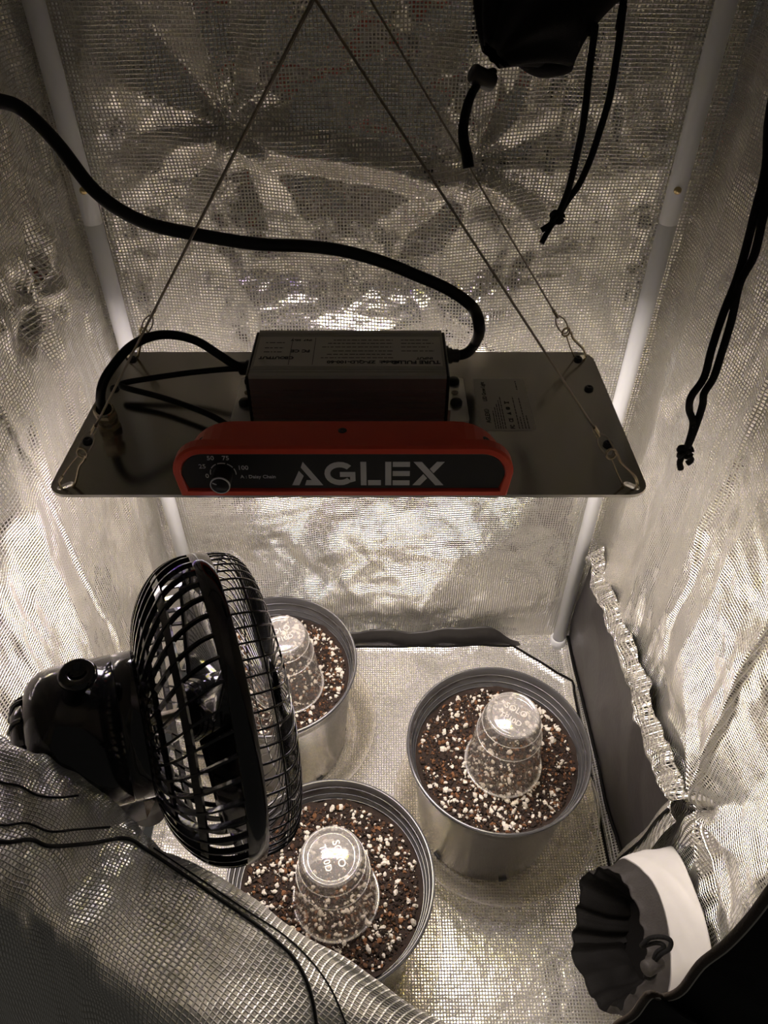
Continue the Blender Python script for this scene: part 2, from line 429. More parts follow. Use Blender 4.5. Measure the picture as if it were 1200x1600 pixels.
# floor
U_, V_ = uvgrid(-XW, XW, YF, YB, 200, 200)
z = -0.002 + 0.0012 * crumple(U_, V_, 51, 6, 0.08)
z = z + 0.016 * smooth_step(0.262, 0.288, U_) + 0.010 * smooth_step(0.66, 0.70, V_) * smooth_step(0.1, 0.25, U_)
fl = grid_mesh('floor', np.stack([U_, V_, z], -1), np.stack([U_, V_], -1), M['foil_floor']); tag(fl, kind='structure')

# floor liner: a loose foil sheet with a bound edge, one corner folded away
def liner_xr(y):
    return np.where(y < 0.612, 0.266, 0.266 - (y - 0.612) * 1.25)
nu, nv = 220, 220
u = np.linspace(0, 1, nu); v = np.linspace(0.125, 0.672, nv)
uu, vv = np.meshgrid(u, v)
xl, xr = -0.270, liner_xr(vv)
X_ = xl + (xr - xl) * uu
dist = np.minimum.reduce([(1 - uu) * (xr - xl), uu * (xr - xl), 0.672 - vv])
far = smooth_step(0.545, 0.66, vv) * smooth_step(-0.10, 0.02, X_)
Z_ = 0.0035 + 0.0007 * crumple(X_, vv, 61, 6, 0.07) + far * 0.006 * (1 + crumple(X_, vv, 62, 6, 0.09)) + 0.006 * np.exp(-dist / 0.012)
Z_ = np.maximum(Z_, 0.0018) + 0.004 * smooth_step(0.255, 0.268, X_)
Z_ = Z_ + 0.006 * smooth_step(0.648, 0.70, vv) * smooth_step(0.10, 0.2, X_)
liner_root = empty('floor_liner', (0, 0.4, 0))
tag(liner_root, 'creased silver grid floor sheet under the three pots', 'floor sheet')
def under(o, root):
    o.parent = root; o.matrix_parent_inverse = root.matrix_world.inverted(); return o
bpy.context.view_layer.update()
sheet = grid_mesh('liner_sheet', np.stack([X_, vv, Z_], -1), np.stack([X_, vv], -1), M['foil_floor'])
under(sheet, liner_root)
mb = MB()
edge_pts = [(float(X_[-1, i]), float(vv[-1, i]) + 0.001, float(Z_[-1, i]) + 0.001) for i in range(0, nu, 6)] + \
           [(float(X_[j, -1]) + 0.001, float(vv[j, -1]), float(Z_[j, -1]) + 0.001) for j in range(nv - 1, 0, -6)]
mb.tube(edge_pts, 0.0018, 6, sub=2)
under(mb.build('edge_binding', M['nylon']), liner_root)

# ------------------------------------------------------------------ tent poles
def pole(x, y, label, joint):
    root = empty('tent_pole', (x, y, 0)); tag(root, label, 'pole', 'upright corner poles')
    a = MB(); a.lathe([(0.0, 0.006), (0.0085, 0.006), (0.0085, joint), (0.0078, joint + 0.001)], 20); a.build('lower_tube', M['pole'], root)
    a = MB(); a.lathe([(0.0079, joint), (0.0085, joint + 0.0012), (0.0085, ZC - 0.02), (0, ZC - 0.02)], 20); a.build('upper_tube', M['pole'], root)
    a = MB(); a.lathe([(0.0, 0.0025), (0.0115, 0.0025), (0.0115, 0.016), (0.0095, 0.018), (0.0088, 0.018)], 20); a.build('foot', M['pole'], root)
    sx = -1 if x > 0 else 1
    d = Vector((0.25 * sx, -0.97, 0)).normalized()
    m4 = Matrix.Translation(d * 0.0083 + Vector((0, 0, joint + 0.033))) @ d.to_track_quat('Z', 'Y').to_matrix().to_4x4()
    a = MB(); a.lathe([(0.0034, 0), (0.0032, 0.0016), (0.0022, 0.0026), (0, 0.003)], 14, M4=m4); a.build('spring_button', M['brass'], root)
    return root
pole(-0.266, 0.688, 'white metal corner pole at the back left of the tent', 0.648)
pole(0.260, 0.688, 'white metal corner pole at the back right of the tent', 0.648)
pole(-0.270, 0.122, 'white metal corner pole at the front left, carrying the fan clip', 0.648)

# ------------------------------------------------------------------ dark vent cover low on the right wall
bot = [(0.690, 0.018), (0.617, 0.020), (0.558, 0.024), (0.473, 0.030), (0.400, 0.036), (0.345, 0.060)]
top = [(0.672, 0.205), (0.600, 0.205), (0.500, 0.225), (0.430, 0.232), (0.375, 0.235), (0.322, 0.262)]
def curve_y(pts, n):
    P = spline([(0, a, b) for a, b in pts], 20); k = np.linspace(0, len(P) - 1, n).astype(int)
    return np.array([[P[i].y, P[i].z] for i in k])
A, B = curve_y(bot, 100), curve_y(top, 100)
q = np.linspace(0, 1, 60)[:, None, None]
G = A[None] * (1 - q) + B[None] * q
wav = 0.004 * np.sin(np.linspace(0, 40, 100)) * np.linspace(0, 1, 60)[:, None] ** 4
Yg, Zg = G[..., 0], G[..., 1] + wav
Xg = 0.276 - 0.003 * crumple(Yg, Zg, 71, 5, 0.09) - 0.006 * np.sin(np.linspace(0, PI, 60))[:, None] - 0.004 * (np.linspace(0, 1, 60)[:, None]) ** 3
vent = empty('vent_cover', (0.276, 0.5, 0.02)); tag(vent, 'dark grey cloth vent cover along the bottom of the right wall', 'vent cover')
bpy.context.view_layer.update()
under(grid_mesh('cover_cloth', np.stack([Xg, Yg, Zg], -1), np.stack([Yg, Zg], -1), M['grey_nylon'], 0.0008), vent)
ky, kq = np.meshgrid(np.linspace(0, 1, 160), np.linspace(0, 1, 26))
ti = (ky * 99).astype(int)
Yr = Yg[-1][ti] - 0.004 * kq; Zr = Zg[-1][ti] - 0.006 + 0.040 * kq * (0.7 + 0.3 * vnoise(ky * 9, kq * 0, 73))
Xr = Xg[-1][ti] - 0.003 - 0.007 * np.sin(PI * kq) + 0.010 * kq ** 2 - 0.005 * crumple(Yr * 1.0, Zr, 74, 6, 0.022)
Xr = np.minimum(Xr, 0.2815)
under(grid_mesh('foil_hem', np.stack([Xr, Yr, Zr], -1), np.stack([Yr, Zr], -1), M['foil'], 0.0006), vent)

mb = MB(); mb.tube([(Xg[0, i] - 0.002, Yg[0, i], Zg[0, i]) for i in range(0, 100, 4)], 0.0022, 6, sub=2)
under(mb.build('bottom_seam', M['nylon']), vent)
k = np.linspace(0, 1, 40); qq = np.linspace(-1, 1, 9)
kk, q2 = np.meshgrid(k, qq)
Yh = 0.345 - 0.03 * kk + 0.010 * q2; Zh = 0.045 + 0.215 * kk + 0.004 * q2
Xh = 0.268 - 0.004 * (1 - q2 ** 2) - 0.002 * np.sin(9 * kk)
under(grid_mesh('zip_strip', np.stack([Xh, Yh, Zh], -1), np.stack([Yh, Zh], -1), M['foil'], 0.0008), vent)
mb = MB(); mb.tube([(0.2625 - 0.002 * math.sin(9 * t), 0.345 - 0.03 * t, 0.045 + 0.215 * t) for t in np.linspace(0, 1, 20)], 0.0016, 6, sub=1)
under(mb.build('zip_teeth', M['nylon']), vent)

# ================================================================== GROW LIGHT
LO = Vector((-0.0234, 0.4604, 0.6024))
ex = Vector((1, 0, 0)); ey = Vector((0, 0.99768, -0.06815)); ez = Vector((0, 0.06815, 0.99768))
LM = Matrix(((ex.x, ey.x, ez.x, LO.x), (ex.y, ey.y, ez.y, LO.y), (ex.z, ey.z, ez.z, LO.z), (0, 0, 0, 1)))
light = empty('grow_light', mat=LM); tag(light, 'hanging grow light panel with red AGLEX control box and grey driver', 'grow light')

import bmesh
def rrect(x0, x1, y0, y1, r, n=6):
    out = []
    for cx, cyy, a0 in ((x1 - r, y1 - r, 0), (x0 + r, y1 - r, 90), (x0 + r, y0 + r, 180), (x1 - r, y0 + r, 270)):
        for i in range(n + 1):
            a = math.radians(a0 + 90 * i / n); out.append((cx + r * math.cos(a), cyy + r * math.sin(a)))
    return out
def slot(cx, cyy, L, r, ang, n=6):
    out = []
    for s in (1, -1):
        for i in range(n + 1):
            a = math.radians(-90 + 180 * i / n) + (0 if s > 0 else PI)
            out.append((s * L / 2 + r * math.cos(a), r * math.sin(a)))
    c, s_ = math.cos(ang), math.sin(ang)
    return [(cx + x * c - y * s_, cyy + x * s_ + y * c) for x, y in out]
bm = bmesh.new()
loops = [rrect(-0.197, 0.197, -0.095, 0.095, 0.013)] + [slot(sx * 0.187, sy * 0.0855, 0.006, 0.0026, sx * sy * math.radians(40)) for sx in (-1, 1) for sy in (-1, 1)]
es = []
for lp in loops:
    vs = [bm.verts.new((x, y, 0)) for x, y in lp]
    es += [bm.edges.new((vs[i], vs[(i + 1) % len(vs)])) for i in range(len(vs))]
bmesh.ops.triangle_fill(bm, use_beauty=True, edges=es, normal=(0, 0, 1))
r_ = bmesh.ops.extrude_face_region(bm, geom=bm.faces[:])
bmesh.ops.translate(bm, verts=[e for e in r_['geom'] if isinstance(e, bmesh.types.BMVert)], vec=(0, 0, -0.0022))
bmesh.ops.recalc_face_normals(bm, faces=bm.faces[:])
me = bpy.data.meshes.new('panel_plate'); bm.to_mesh(me); bm.free()
me.materials.append(M['plate']); me.materials.append(M['plate_edge'])
for p in me.polygons: p.material_index = 1 if abs(p.normal.z) < 0.5 else 0
o = bpy.data.objects.new('panel_plate', me); COL.objects.link(o); o.parent = light
mb = MB(); mb.box(-0.178, 0.178, -0.078, 0.078, -0.0075, -0.0024); mb.build('led_frame', M['pole'], light)
mb = MB(); mb.box(-0.172, 0.172, -0.073, 0.073, -0.0082, -0.0076); mb.build('led_board', M['led'], light)

# screws on the plate
for x, y in ((-0.187, -0.035), (-0.1845, 0.082), (0.1816, -0.039), (0.1833, 0.0357), (0.1837, 0.082), (-0.187, 0.036)):
    mb = MB(); mb.lathe([(0.0036, 0), (0.0036, 0.0012), (0.0026, 0.0024), (0.0014, 0.0024), (0.0013, 0.0012), (0, 0.0012)], 14)
    mb.build('plate_screw', M['black'], light, (x, y, 0))

# driver box with fins
def drv_profile():
    y0, y1, z0, z1 = -0.0165, 0.0525, 0.001, 0.042
    pts = [(y0 + 0.002, z0)]
    pts += [(y1 - 0.002, z0)]
    zs = [0.004, 0.0085, 0.013, 0.0175, 0.022, 0.0265]
    for zf in zs: pts += [(y1, zf), (y1, zf + 0.0022), (y1 - 0.0012, zf + 0.0026), (y1 - 0.0012, zf + 0.0041)]
    pts += [(y1, 0.0315), (y1, z1 - 0.002), (y1 - 0.001, z1)]
    for yg in (y1 - 0.006, y1 - 0.0095): pts += [(yg + 0.0006, z1), (yg, z1 - 0.0012), (yg - 0.0006, z1)]
    for yg in (y0 + 0.0095, y0 + 0.006): pts += [(yg + 0.0006, z1), (yg, z1 - 0.0012), (yg - 0.0006, z1)]
    pts += [(y0 + 0.001, z1), (y0, z1 - 0.002), (y0, 0.0315)]
    for zf in reversed(zs): pts += [(y0 + 0.0012, zf + 0.0041), (y0 + 0.0012, zf + 0.0026), (y0, zf + 0.0022), (y0, zf)]
    return pts
pr = drv_profile()
mb = MB(); mb.loft([[(-0.071, y, z) for y, z in pr], [(0.067, y, z) for y, z in pr]], 0, True, True, False)
mb.mi = [1 if (len(f) == 4 and sum(mb.v[i][2] for i in f) / 4 > 0.0395) else 0 for f in mb.f]
drv = mb.build('driver_box', [M['driver'], M['driver_top']], light)
for s, x0, x1 in ((-1, -0.0735, -0.071), (1, 0.067, 0.0695)):
    mb = MB(); mb.box(x0, x1, -0.0155, 0.0515, 0.001, 0.041, 0, 0.0008); mb.build('end_cap', M['black'], drv)
for s, xa, xb in ((-1, -0.089, -0.0735), (1, 0.0695, 0.086)):
    mb = MB(); mb.prism(rrect(min(xa, xb), max(xa, xb), -0.013, 0.049, 0.003), 0.0002, 0.0026); fo = mb.build('mounting_foot', M['plate_edge'], drv)
    mb = MB(); mb.box(*sorted((s * 0.0712 - 0.002, s * 0.0725 - 0.001)), -0.013, 0.049, 0.0027, 0.012); mb.build('foot_upright', M['plate_edge'], drv)
    for y in (0.010, 0.041):
        mb = MB(); mb.lathe([(0.0046, 0), (0.0046, 0.0022), (0.0036, 0.0036), (0, 0.0036)], 16)
        mb.build('black_bolt', M['black'], drv, ((xa + xb) / 2, y, 0.0027))
    mb = MB(); mb.lathe([(0.0026, 0), (0.0026, 0.001), (0.0012, 0.001), (0.001, 0.0003), (0, 0.0003)], 12)
    mb.build('foot_screw', M['steel'], drv, ((xa + xb) / 2, 0.0255, 0.0027))
# driver label, printed upside down to the viewer
mb = MB(); mb.box(-0.0690, 0.0650, -0.0030, 0.0405, 0.0421, 0.0423); lab = mb.build('driver_label', M['label'], drv)
def flip(x, y, z=0.04232): return Matrix.Translation((x, y, z)) @ Matrix.Rotation(PI, 4, 'Z')
text('label_title', 'TURE FULL\u00ae', 0.0062, M['ink'], lab, flip(0.0635, 0.0045), weight=0.0002)
text('label_model', 'Model:  ZF-QLD-100-60', 0.0052, M['ink'], lab, flip(0.0345, 0.0045), weight=0.00018)
text('label_input', 'INPUT', 0.0042, M['ink'], lab, flip(0.0585, 0.0095), weight=0.00012)
text('label_output', 'OUTPUT', 0.0048, M['ink'], lab, flip(-0.0475, 0.0105), weight=0.00018)
text('label_mark', 'CB', 0.0052, M['ink'], lab, flip(-0.0415, 0.0105), weight=0.0002)
text('label_mark', 'FC CE', 0.0052, M['ink'], lab, flip(-0.0305, 0.0205), weight=0.0002)
text('label_mark', 'IP67  SELV', 0.0036, M['ink'], lab, flip(-0.0300, 0.0365), weight=0.0001)
for x in (-0.0445, -0.0275):
    mb = MB(); mb.box(x - 0.0002, x + 0.0002, -0.001, 0.0390, 0.0423, 0.0424); mb.build('label_rule', M['ink'], lab)
random.seed(3)
def fine_print(parent, x0, x1, y, z, hgt, along='x', ink='ink'):
    """a row of illegible small print: little dashes of ink"""
    mb = MB(); x = x0
    while x < x1:
        l = random.uniform(0.0012, 0.0045); e = min(x + l, x1)
        if along == 'x': mb.box(x, e, y, y + hgt, z, z + 0.00008)
        else: mb.box(y, y + hgt, x, e, z, z + 0.00008)
        x = e + random.uniform(0.0005, 0.0011)
    return mb.build('fine_print', M[ink], parent)
for i, y in enumerate((0.0085, 0.0135, 0.0185, 0.0245, 0.0300, 0.0350)):
    fine_print(lab, -0.022 + 0.004 * (i % 3), 0.0300, y, 0.0423, 0.0009)
    if i > 1: fine_print(lab, 0.0360, 0.0600 - 0.004 * (i % 2), y, 0.0423, 0.0009)
for y in (0.0170, 0.0230, 0.0310): fine_print(lab, -0.064, -0.050, y, 0.0423, 0.001)

# red control box
def arch(x0, x1, z1, r, inset=0.0, taper=0.0, n=8):
    x0 += inset; x1 -= inset; z1 -= inset; zb = inset; r = max(r - inset, 0.003)
    out = [(x0 + taper, zb), (x1 - taper, zb)]
    for i in range(n + 1):
        a = PI / 2 * i / n; out.append((x1 - r + r * math.cos(a), z1 - r + r * math.sin(a)))
    for i in range(n + 1):
        a = PI / 2 + PI / 2 * i / n; out.append((x0 + r + r * math.cos(a), z1 - r + r * math.sin(a)))
    return out
box = empty('control_box'); box.parent = light; box.matrix_parent_inverse = Matrix.Identity(4)
fa = lambda ins, y, r=0.021: [(x, y, z) for x, z in arch(-0.1105, 0.1055, 0.0393, r, ins, 0.0025)]
mb = MB()
mb.loft([fa(0.0, -0.0885), fa(0.0, -0.0955), fa(0.0012, -0.0972), fa(0.0046, -0.0976), fa(0.0052, -0.0970), fa(0.0054, -0.0952)], 0, True, True, False)
mb.build('bezel', M['red'], box)
back = lambda ins, y: [(x, y, z) for x, z in arch(-0.1075, 0.1025, 0.0385, 0.034, ins, 0.001)]
mb = MB(); mb.loft([back(0.0, -0.0885), back(0.0, -0.067), back(0.0015, -0.0655)], 0, True, True, False); mb.build('housing', M['red'], box)
mb = MB(); mb.loft([[(x, -0.0952, z + 0.0016) for x, z in arch(-0.1050, 0.1000, 0.0322, 0.017, 0.0, 0.003)], [(x, -0.0962, z + 0.0016) for x, z in arch(-0.1050, 0.1000, 0.0322, 0.017, 0.0, 0.003)]], 0, True, True, False)
# (front panel starts 6 mm above the plate)
mb.v = [(x, y, max(z, 0.0065)) for x, y, z in mb.v]
face = mb.build('front_panel', M['black'], box)
for x, y, z in ((-0.0935, -0.078, 0.0315), (-0.003, -0.078, 0.0386), (0.089, -0.078, 0.0315)):
    mb = MB(); mb.lathe([(0.0028, 0), (0.0028, 0.0004), (0.0016, 0.0003), (0, -0.0002)], 14)
    so = mb.build('housing_screw', M['ink'], box, (x, y, z))
    if abs(x) > 0.05: so.rotation_euler = (0, math.copysign(0.55, x), 0)
FY = -0.09625
def facem(x, z): return Matrix.Translation((x, FY, z)) @ Matrix.Rotation(PI / 2, 4, 'X')
# AGLEX lettering
sxx, szz, lx, lz = 0.0153, 0.0186, -0.0355, 0.0090
def letter(polys):
    mb = MB()
    for pl in polys:
        mb.prism([(lx + a * sxx, lz + b * szz) for a, b in pl], 0, 0.0003, fn=lambda x, y, z: (x, FY + 0.0002 - z, y))
    mb.build('letter', M['print'], face)
letter([[(0.52, 1.0), (0.42, 0.76), (0.84, 0.22), (0.62, 0.22), (0.54, 0.0), (1.30, 0.0)], [(0.33, 0.62), (0.0, 0.0), (0.30, 0.0), (0.51, 0.40)]])
g = []
for i in range(17):
    a = math.radians(42 + 276 * i / 16); g.append((2.02 + 0.64 * math.cos(a), 0.5 + 0.5 * math.sin(a)))
for i in range(16, -1, -1):
    a = math.radians(42 + 276 * i / 16); g.append((2.02 + 0.40 * math.cos(a), 0.5 + 0.27 * math.sin(a)))
letter([g[i:i + 2] + g[33 - i - 1:33 - i + 1] for i in range(16)] + [[(2.02, 0.36), (2.66, 0.36), (2.66, 0.57), (2.02, 0.57)], [(2.44, 0.12), (2.66, 0.18), (2.66, 0.36), (2.44, 0.36)]])
letter([[(2.88, 0), (3.12, 0), (3.12, 1), (2.88, 1)], [(3.18, 0), (3.72, 0), (3.72, 0.22), (3.18, 0.22)]])
letter([[(3.90, 0), (4.15, 0), (4.15, 1), (3.90, 1)]] + [[(4.21, b), (4.92, b), (4.92, b + 0.21), (4.21, b + 0.21)] for b in (0, 0.40, 0.79)])
letter([[(5.06, 1), (5.40, 1), (6.34, 0), (6.00, 0)], [(5.04, 0), (5.36, 0), (5.64, 0.30), (5.48, 0.48)], [(6.34, 1), (6.02, 1), (5.74, 0.70), (5.90, 0.52)]])
# dial
kx, kz = -0.0785, 0.0185
for s, dx, dz, al in (('0', -0.0105, -0.0035, 'CENTER'), ('25', -0.0125, 0.0040, 'CENTER'), ('50', -0.0065, 0.0105, 'CENTER'), ('75', 0.0030, 0.0105, 'CENTER'), ('100', 0.0130, 0.0030, 'CENTER')):
    text('dial_number', s, 0.0046, M['print'], face, facem(kx + dx, kz + dz), al, weight=0.00004)
text('dial_note', 'A : Daisy Chain', 0.0036, M['print'], face, facem(kx + 0.0105, kz - 0.0038), weight=0.00004)
for a0, a1 in ((186, 158), (150, 118), (110, 74), (66, 36), (28, -6)):
    mb = MB(); R0, R1 = 0.0078, 0.0084
    p = [(kx + R1 * math.cos(math.radians(a0 + (a1 - a0) * i / 6)), kz + R1 * math.sin(math.radians(a0 + (a1 - a0) * i / 6))) for i in range(7)]
    p += [(kx + R0 * math.cos(math.radians(a1 + (a0 - a1) * i / 6)), kz + R0 * math.sin(math.radians(a1 + (a0 - a1) * i / 6))) for i in range(7)]
    for i in range(6):
        mb.prism([p[i], p[i + 1], p[12 - i], p[13 - i]], 0, 0.0002, fn=lambda x, y, z: (x, FY - z, y))
    mb.build('dial_mark', M['print'], face)
kM = Matrix.Translation((kx, FY, kz)) @ Matrix.Rotation(PI / 2, 4, 'X')
mb = MB(); mb.lathe([(0.0062, 0), (0.0062, 0.012), (0.0056, 0.0126), (0.0, 0.0126)], 28, M4=kM); knob = mb.build('dimmer_knob', M['black'], box)
mb = MB(); mb.lathe([(0.0063, 0.0119), (0.0063, 0.0127), (0.0056, 0.0128), (0.0056, 0.0122)], 28, M4=kM); mb.build('knob_ring', M['pole'], knob)
mb = MB(); mb.prism([(-0.0046, 0.0018), (-0.0022, 0.0006), (-0.0019, 0.0012), (-0.0043, 0.0025)], 0.0127, 0.0129, fn=lambda x, y, z: kM @ Vector((x, y, z))); mb.build('knob_pointer', M['pole'], knob)

# rating label on the plate
mb = MB(); mb.prism(rrect(0.0940, 0.1335, -0.0215, 0.0505, 0.002), 0.0001, 0.0004); rl = mb.build('rating_label', M['label'], light)
def side(x, y): return Matrix.Translation((x, y, 0.00042)) @ Matrix.Rotation(PI / 2, 4, 'Z')
text('label_brand', 'AGLEX\u00ae', 0.0048, M['ink'], rl, side(0.1020, -0.0120), weight=0.00012, extrude=0.00008)
text('label_title', 'LED Grow Light', 0.0042, M['ink'], rl, side(0.1020, 0.0175), weight=0.00012, extrude=0.00008)
for i, x in enumerate((0.1045, 0.1063, 0.1081, 0.1099, 0.1117)): fine_print(rl, -0.0195, 0.004 + 0.005 * i, x, 0.0004, 0.0007, 'y')
for i, x in enumerate((0.1215, 0.1238, 0.1262, 0.1285)): fine_print(rl, -0.0195, (0.024, -0.004, 0.022, -0.002)[i], x, 0.0004, 0.0007, 'y')
fine_print(rl, 0.034, 0.0475, 0.1265, 0.0004, 0.0008, 'y')
text('label_symbol', 'FC', 0.0042, M['ink'], rl, side(0.1185, -0.0195), weight=0.0002, extrude=0.00008)
text('label_symbol', 'CE', 0.0042, M['ink'], rl, side(0.1185, -0.0110), weight=0.0002, extrude=0.00008)
mb = MB(); mb.prism([(0.1182, -0.0015), (0.1182, 0.0025), (0.1147, 0.0005)], 0.0004, 0.0005); mb.build('label_symbol', M['ink'], rl)
mb = MB(); mb.prism(rrect(0.1150, 0.1182, 0.0055, 0.0095, 0.0012), 0.0004, 0.0005); mb.build('label_symbol', M['ink'], rl)
mb = MB(); mb.box(0.1147, 0.1155, 0.0135, 0.0175, 0.0004, 0.0005); mb.box(0.1155, 0.1176, 0.0148, 0.0162, 0.0004, 0.0005); mb.box(0.1176, 0.1184, 0.0142, 0.0168, 0.0004, 0.0005); mb.build('label_symbol', M['ink'], rl)

# cable gland and cables
def hexr(r): return [(r * math.cos(PI / 3 * i), r * math.sin(PI / 3 * i)) for i in range(6)]
gl = MB()
gM = Matrix.Translation((-0.1765, -0.016, 0)) @ Matrix.Rotation(0.35, 4, 'X') @ Matrix.Rotation(0.10, 4, 'Y')
gl.loft([[gM @ Vector((x, y, z)) for x, y in hexr(0.0085)] for z in (0.0, 0.006)], 0, True, True, False)
gl.lathe([(0.0072, 0.006), (0.0072, 0.0075), (0.0064, 0.008), (0.0072, 0.0085), (0.0064, 0.0092), (0.0072, 0.0097), (0.0064, 0.0104), (0.0064, 0.012)], 20, M4=gM)
gl.loft([[gM @ Vector((x, y, z)) for x, y in hexr(r)] for r, z in ((0.0078, 0.012), (0.0084, 0.0125), (0.0084, 0.017), (0.0072, 0.019))], 0, True, False, False)
gl.lathe([(0.0066, 0.019), (0.0066, 0.0215), (0.0052, 0.0215), (0.0050, 0.016)], 20, M4=gM)
gl.build('cable_gland', M['gland'], light)
A = [(-0.0715, 0.026, 0.024), (-0.0855, 0.024, 0.027), (-0.0979, 0.0268, 0.034), (-0.1145, 0.0335, 0.042), (-0.1286, 0.0282, 0.05), (-0.1416, 0.0176, 0.055), (-0.1539, 0.0024, 0.055), (-0.1625, -0.0147, 0.050), (-0.1690, -0.0245, 0.042), (-0.1735, -0.0255, 0.030), (-0.1757, -0.0215, 0.018)]
mb = MB(); mb.tube(A, 0.0033, 12); mb.build('output_cable', M['rubber'], light)
Bc = [(-0.0715, 0.0299, 0.019), (-0.0868, 0.0289, 0.022), (-0.1235, 0.0336, 0.016), (-0.1579, 0.0309, 0.012), (-0.1745, 0.0286, 0.010), (-0.1772, 0.0262, 0.009), (-0.1707, 0.0215, 0.009), (-0.1446, 0.0116, 0.008), (-0.1177, -0.0034, 0.008), (-0.0991, -0.0161, 0.008), (-0.0851, -0.0324, 0.008), (-0.080, -0.066, 0.010)]
mb = MB(); mb.tube(Bc, 0.0023, 10); mb.build('dimmer_cable', M['rubber'], light)
for x, y, z, sgn in ((-0.0735, 0.026, 0.024, -1), (0.0695, 0.0449, 0.024, 1)):
    gm = Matrix.Translation((x, y, z)) @ Matrix.Rotation(sgn * PI / 2, 4, 'Y')
    mb = MB(); mb.lathe([(0.0078, 0), (0.0078, 0.003), (0.0062, 0.0035), (0.0062, 0.006), (0.0052, 0.0065), (0.0052, 0.011), (0.0036, 0.012)], 18, M4=gm); mb.build('strain_relief', M['black'], light)
inv = LM.inverted()
Pw = [(0.0542, 0.4040, 0.6990), (0.0571, 0.4103, 0.7057), (0.054, 0.4239, 0.7114), (0.04, 0.4408, 0.7144), (0.0202, 0.4516, 0.7183), (0.0, 0.4619, 0.7218), (-0.0245, 0.4668, 0.7267), (-0.0485, 0.4643, 0.7313), (-0.0792, 0.4558, 0.737), (-0.115, 0.4457, 0.7481), (-0.1425, 0.4412, 0.7578), (-0.165, 0.4429, 0.7739), (-0.1849, 0.4569, 0.7954), (-0.2007, 0.4642, 0.81), (-0.21, 0.4575, 0.8175), (-0.2267, 0.4376, 0.8257), (-0.262, 0.40, 0.830)]
# the cord leaves the driver end, then rises in a wide sweep to the left wall
pw_loc = [(0.0715, 0.0449, 0.024), (0.0800, 0.0455, 0.024), (0.0885, 0.0500, 0.0245), (0.0950, 0.0585, 0.029)]
from mathutils import Quaternion
def at_t(px, py, t):
    f = 1200.0
    F_ = Vector((0, math.cos(PITCH), -math.sin(PITCH))); U2 = Vector((0, math.sin(PITCH), math.cos(PITCH)))
    return Vector((0, 0, 0.95)) + (F_ + Vector((1, 0, 0)) * ((px - 600) / f) + U2 * ((800 - py) / f)) * t
sweep = [at_t(*p) for p in ((749, 512, 0.505), (738, 480, 0.512), (700, 452, 0.512), (650, 430, 0.508), (600, 410, 0.502), (540, 393, 0.497), (480, 385, 0.49), (400, 381, 0.478), (300, 365, 0.465), (220, 345, 0.452), (150, 300, 0.442), (90, 225, 0.437), (40, 175, 0.432), (0, 158, 0.425), (-80, 150, 0.42), (-170, 165, 0.415))]
mb = MB(); mb.tube(pw_loc + [inv @ p for p in sweep], 0.0040, 14, sub=8); mb.build('power_cord', M['rubber'], light)

